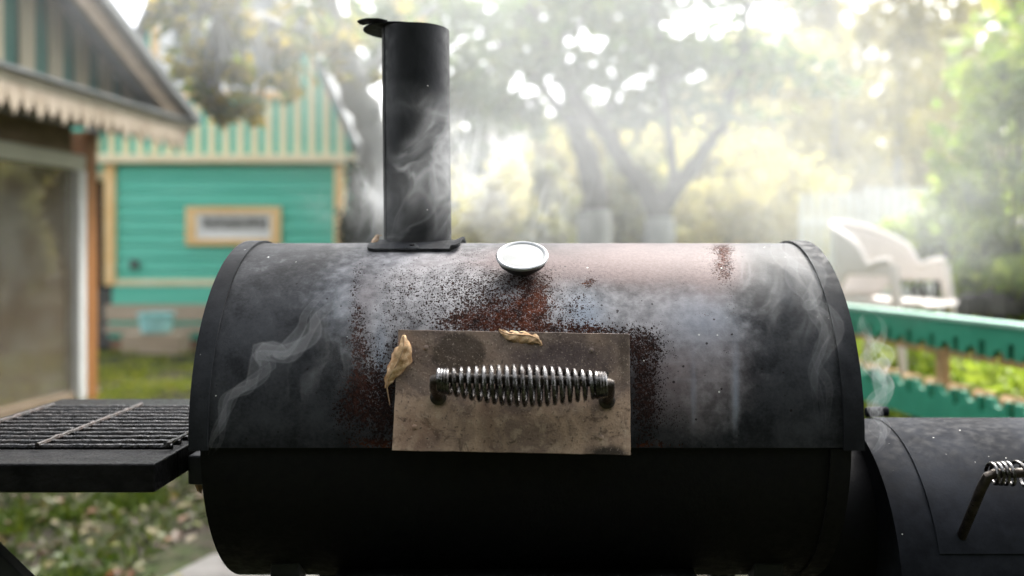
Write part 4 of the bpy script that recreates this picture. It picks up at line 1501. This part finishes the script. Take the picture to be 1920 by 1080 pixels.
shrub('bright lime bush low beside the right edge', 1890, 500, 5.9, (.32, .4, .26), 1100, M['leaf_lime'], .07, 28)
shrub('yellow-green clump behind the plastic chair', 1740, 470, 7.4, (.5, .4, .3), 800, M['leaf_lime'], .075, 29)

# neighbour's house far behind the trees
nh = root('neighbour_house', W(960, 480, 26), 'distant pinkish house with grey roof seen through the smoke', 'house')
a, b = W(872, 480, 26), W(1052, 480, 26)
MB().box((a.x, 26, 0), (b.x, 31, 3.2)).build('wall', M['pink_wall'], nh)
MB().prism([(a.x - .3, 25.6, 3.2), (b.x + .3, 25.6, 3.2), (b.x - .2, 28.4, 5.0), (a.x + .2, 28.4, 5.0)], (0, .1, -.1)).build('roof', M['grey_roof'], nh)
for k in range(3):
    x = a.x + .5 + k * .85
    w = MB().box((x, 25.95, 1.4), (x + .5, 25.995, 2.5)).build('window', M['white'], nh)
    MB().box((x + .06, 25.93, 1.46), (x + .44, 25.948, 2.44)).build('pane', M['dark_gap'], w)

# leafy blocker added out of view behind the camera, to shade the smoker's front
hd = MB()
r = random.Random(3)
for i in range(24):
    x = -6 + i * .52
    hd.lathe([(.5, 0), (.62, .5), (.6, 1.9), (.5, 3.4), (.25, 4.1 + r.uniform(-.2, .3))], (x, -1.9 + r.uniform(-.1, .1), -.05), (0, 0, 1), 10)
for i in range(5000):
    x = r.uniform(-6, 6); z = r.uniform(.05, 4.3)
    leaf_quads(hd, (x, -1.28 + r.gauss(0, .08) - max(0, z - 3) * .25, z), .14, r)
tag(hd.build('light_blocker_hedge', M['leaf_dark'], fix=False), kind='structure')

# grass, ground cover and fallen leaves
def blades(mb, x, y, h, r, w=.012):
    z = gz(x, y)
    a = r.uniform(0, math.tau)
    dx, dy = math.cos(a) * w, math.sin(a) * w
    lx, ly = r.gauss(0, h * .45), r.gauss(0, h * .45)
    k = len(mb.v)
    mb.v += [(x - dx, y - dy, z - .01), (x + dx, y + dy, z - .01), (x + lx, y + ly, z + h)]
    mb.f += [(k, k + 1, k + 2)]
r = random.Random(5)
def lawn(name, label, y0, y1, n, hmin, hmax, leaf, cut, w):
    g = MB()
    cnt = 0
    while cnt < n:
        y = r.uniform(y0, y1); x = r.uniform(-.62 * y - .3, -.02 * y)
        if mnoise.noise(Vector((x * 1.3, y * 1.3, 9))) < cut and r.random() < .9: continue
        if -1.35 < x < .3 and 2.4 < y < 3.6: continue
        blades(g, x, y, r.uniform(hmin, hmax), r, w)
        cnt += 1
    tag(g.build(name, leaf, fix=False), label, 'grass', kind='stuff')
lawn('grass', 'short lawn before the green house, lit look painted into its colour', 5.9, 9.9, 12000, .03, .08, M['grass'], -.2, .012)
lawn('moss_painted_shade', 'mossy low weeds under the side shelf, shade painted into their dark green', 2.5, 5.9, 20000, .012, .055, M['moss_painted_shade'], .08, .014)
g = MB()
for _ in range(15000):
    y = r.uniform(2.6, 8.5); x = r.uniform(1.74 - .1384 * (y - 3), .62 * y + .4)
    z = gz(x, y)
    h = abs(r.gauss(0, .07)) + .02
    leaf_quads(g, (x, y, z + h), r.uniform(.03, .065), r, elong=1.5)
tag(g.build('ground_cover', M['leaf_lime'], fix=False), 'bright green ground cover on the bank behind the fence', 'ground cover', kind='stuff')
g = MB()
for _ in range(1500):
    y = r.uniform(2.5, 9.5) if r.random() < .3 else r.uniform(2.6, 5)
    x = r.uniform(-.62 * y - .3, -.02 * y)
    on_path = -1.3 < x < .25 and 2.45 < y < 3.55
    if on_path and r.random() < .9: continue
    z = gz(x, y) + r.uniform(.004, .045) + (.05 if on_path else 0)
    k = len(g.v)
    a = r.uniform(0, math.tau); L = r.uniform(.015, .038); wd = L * r.uniform(.45, .7)
    d = Vector((math.cos(a), math.sin(a), r.gauss(0, .3))); s = Vector((-math.sin(a), math.cos(a), r.gauss(0, .3)))
    c = Vector((x, y, z))
    g.v += [tuple(c - d * L), tuple(c + s * wd + Vector((0, 0, .3 * wd))), tuple(c + d * L), tuple(c - s * wd + Vector((0, 0, .3 * wd)))]
    g.f += [(k, k + 1, k + 2), (k, k + 2, k + 3)]
tag(g.build('fallen_leaf_litter', M['litter'], fix=False), 'fallen autumn leaves scattered over the grass', 'leaf litter', kind='stuff')

# ================================================================== smoke
def smoke_mat(name, build, step=1.0, color=(.93, .95, .96), aniso=.15):
    t = NT(name)
    pv = t.n('ShaderNodeVolumePrincipled')
    pv.inputs['Color'].default_value = (*color, 1)
    pv.inputs['Anisotropy'].default_value = aniso
    d = build(t)
    if isinstance(d, (int, float)):
        pv.inputs['Density'].default_value = d
    else:
        t.l(d, pv.inputs['Density'])
    t.l(pv.outputs[0], t.out.inputs['Volume'])
    t.m.cycles.volume_step_rate = step
    t.m.cycles.homogeneous_volume = isinstance(d, (int, float))
    return t.m

def ellip(t, c, r):
    """1 in the middle of an ellipsoid falling to 0 at its skin"""
    sub = t.n('ShaderNodeVectorMath', operation='SUBTRACT')
    t.l(t.co(), sub.inputs[0]); sub.inputs[1].default_value = c
    dv = t.n('ShaderNodeVectorMath', operation='DIVIDE')
    t.l(sub.outputs[0], dv.inputs[0]); dv.inputs[1].default_value = r
    ln = t.n('ShaderNodeVectorMath', operation='LENGTH')
    t.l(dv.outputs[0], ln.inputs[0])
    return t.ramp(ln.outputs['Value'], 1.0, .15)

def ellipsoid(c, r, n=24, m=14):
    mb = MB()
    vs_, fs_ = [], []
    for j in range(1, m):
        th = math.pi * j / m
        for i in range(n):
            a = math.tau * i / n
            vs_.append((c[0] + r[0] * math.sin(th) * math.cos(a), c[1] + r[1] * math.sin(th) * math.sin(a), c[2] + r[2] * math.cos(th)))
    top = len(vs_); vs_.append((c[0], c[1], c[2] + r[2])); bot = len(vs_); vs_.append((c[0], c[1], c[2] - r[2]))
    for j in range(m - 2):
        for i in range(n):
            k = (i + 1) % n
            fs_.append((j * n + i, j * n + k, (j + 1) * n + k, (j + 1) * n + i))
    for i in range(n):
        k = (i + 1) % n
        fs_.append((top, k, i)); fs_.append((bot, (m - 2) * n + i, (m - 2) * n + k))
    return mb.add(vs_, fs_)

def puff(label, c, r, dens, scale, lo, hi, step, dist=.6, stretch=(1, 1, 1), typ='FBM', seed=0.0):
    def b(t):
        n = t.noise(scale, 3, .55, t.mapped(stretch, (seed, seed * .7, seed * 1.3)), dist)
        return t.math('MULTIPLY', t.math('MULTIPLY', t.ramp(n, lo, hi), ellip(t, c, r)), dens)
    o = ellipsoid(c, r).build('smoke', smoke_mat('smoke_' + str(len(bpy.data.materials)), b, step))
    return tag(o, label, 'smoke', 'smoke drifting from the smoker', 'stuff')

def curls(label, c, r, dens, scale, width, step, seed=0.0, stretch=(1, 1, .7), warp=.05):
    """thin curling sheets of smoke: the zero surfaces of a warped noise"""
    def b(t):
        v0 = t.mapped((1, 1, 1), (seed, seed * .7, seed * 1.3))
        w = t.n('ShaderNodeVectorMath', operation='MULTIPLY_ADD')
        nc = t.noisec(scale * .8, 2, .5, v0)
        t.l(nc, w.inputs[0]); w.inputs[1].default_value = (warp, warp, warp); t.l(t.co(), w.inputs[2])
        v = t.mapped(stretch, (seed, seed * .7, seed * 1.3), vec=w.outputs[0])
        n = t.noise(scale, 3, .55, v, 1.2)
        ridge = t.ramp(t.math('ABSOLUTE', t.math('SUBTRACT', n, .5)), width, 0.0)
        patch = t.ramp(t.noise(scale * .45, 2, .5, v0), .38, .62)
        soft = t.math('MULTIPLY', t.ramp(n, .35, .8), .22)
        d = t.math('MULTIPLY', t.math('ADD', t.math('MULTIPLY', ridge, patch), t.math('MULTIPLY', soft, patch)), ellip(t, c, r))
        return t.math('MULTIPLY', d, dens)
    o = ellipsoid(c, r).build('smoke', smoke_mat('smoke_' + str(len(bpy.data.materials)), b, step))
    return tag(o, label, 'smoke', 'smoke drifting from the smoker', 'stuff')

def wisp(label, pts, rad, dens, strands, seed, spread=1.0):
    """a rising thread of smoke: several wavering strands, each soft towards its skin"""
    r = random.Random(seed)
    L = [Vector(p) for p in pts]
    n = 40
    def at(u):
        f = u * (len(L) - 1); i = min(int(f), len(L) - 2); s = f - i
        a, b = L[i], L[i + 1]
        p0 = L[max(i - 1, 0)]; p3 = L[min(i + 2, len(L) - 1)]
        return .5 * ((2 * a) + (b - p0) * s + (2 * p0 - 5 * a + 4 * b - p3) * s * s + (3 * a - p0 - 3 * b + p3) * s ** 3)
    rt = root('smoke', L[0], label, 'smoke', 'smoke drifting from the smoker')
    rt['kind'] = 'stuff'
    mats = [smoke_mat('strand_%d_%d' % (seed, i), lambda t, v=v: v) for i, v in enumerate((dens * .30, dens * 1.25))]
    for k in range(strands):
        ph, am = r.uniform(0, 9), r.uniform(.35, 1.0) * rad * spread
        path_, rads = [], []
        for i in range(n + 1):
            u = i / n
            w = Vector((mnoise.noise(Vector((u * 6, ph, 0))), mnoise.noise(Vector((u * 6, ph, 4))) * .4, mnoise.noise(Vector((u * 6, ph, 8))) * .6)) * am * (.4 + 1.8 * u)
            path_.append(at(u) + w)
            rads.append(max(rad * (.4 + .9 * u) * (.75 + .3 * mnoise.noise(Vector((u * 8, ph, 3)))) * min(1, (1 - u) * 4 + .01) * min(1, u * 6 + .15), .0004))
        mb = MB(); mb.tube(path_, [q * 1.15 for q in rads], 14)
        o = mb.build('smoke_core', mats[0], rt, smooth=True)
        o['kind'] = 'stuff'
        # hollow skin: smoke rolls up into sheets that look brighter along their edges
        h1, h2 = MB(), MB()
        h1.tube(path_, rads, 14); h2.tube(path_, [q * .74 for q in rads], 14)
        h1.add(h2.v, [tuple(reversed(f)) for f in h2.f])
        o = h1.build('smoke_sheet', mats[1], rt, smooth=True, fix=False)
        o['kind'] = 'stuff'
    return rt

# the cloud that drifts off behind the smoker to the right
puff('broad bank of white smoke drifting behind the smoker to the right', (.6, 3.3, 1.95), (2.0, 1.45, 1.05), .35, 1.4, .12, .80, 1.2, .8, seed=3.1)
puff('pale smoke hanging low behind the barrel', (.35, 2.35, 1.32), (.95, .55, .36), .58, 3.2, .28, .75, 1.0, .8, seed=8.2)
puff('smoke drifting behind the right end of the lid over the chair', (.95, 2.3, 1.22), (.55, .6, .34), .55, 3.0, .34, .66, 1.0, .8, seed=1.4)
puff('thin smoke drifting before the old apple tree left of the chimney', (-.85, 3.0, 2.05), (1.1, .9, .75), .28, 1.7, .15, .75, 1.2, .8, seed=6.1)
# curls round the chimney
curls('curling smoke round the foot of the chimney', (-.165, 1.33, 1.215), (.20, .17, .155), 9, 11, .05, .25, 2.7)
curls('curling smoke left of the chimney before the dark bush', (-.27, 1.5, 1.20), (.12, .16, .13), 10, 11, .06, .35, 5.5)
curls('thin smoke curls right of the chimney', (-.02, 1.55, 1.22), (.2, .18, .16), 6, 9, .06, .4, 7.7)
curls('thin veil of smoke over the right end of the lid', (.335, 1.18, 1.04), (.125, .09, .15), 2.8, 13, .05, .5, 4.4, (1, 1, .45))
curls('bluish veil of smoke over the left part of the lid', (-.26, 1.13, .99), (.11, .06, .12), 2.6, 13, .05, .5, 9.4, (1, 1, .6))
# threads leaking from the lid
dl = 1.12
wisp('thin thread of smoke rising over the left end of the lid', [W(392, 852, dl + .0), W(402, 815, dl - .012), W(428, 768, dl - .012), W(445, 735, dl - .008), W(482, 716, dl - .006), W(505, 690, dl), W(494, 660, dl + .005), W(530, 662, dl + .008), W(575, 630, dl + .02), W(610, 575, dl + .04), W(640, 540, dl + .06)], .012, 3.6, 3, 1, 2.6)
wisp('threads of smoke rising over the right end of the lid', [W(1545, 820, dl), W(1538, 740, dl), W(1532, 680, dl + .005), W(1540, 620, dl + .02), W(1522, 570, dl + .05), W(1500, 520, dl + .09), W(1465, 470, dl + .14), W(1440, 420, dl + .2)], .012, 1.8, 3, 2, 2.6)
wisp('smoke leaking between the barrel and the firebox', [W(1634, 850, 1.22), W(1655, 810, 1.23), W(1640, 770, 1.25), W(1652, 720, 1.28), W(1640, 660, 1.32), W(1620, 590, 1.36)], .012, 5, 4, 3, 2.2)
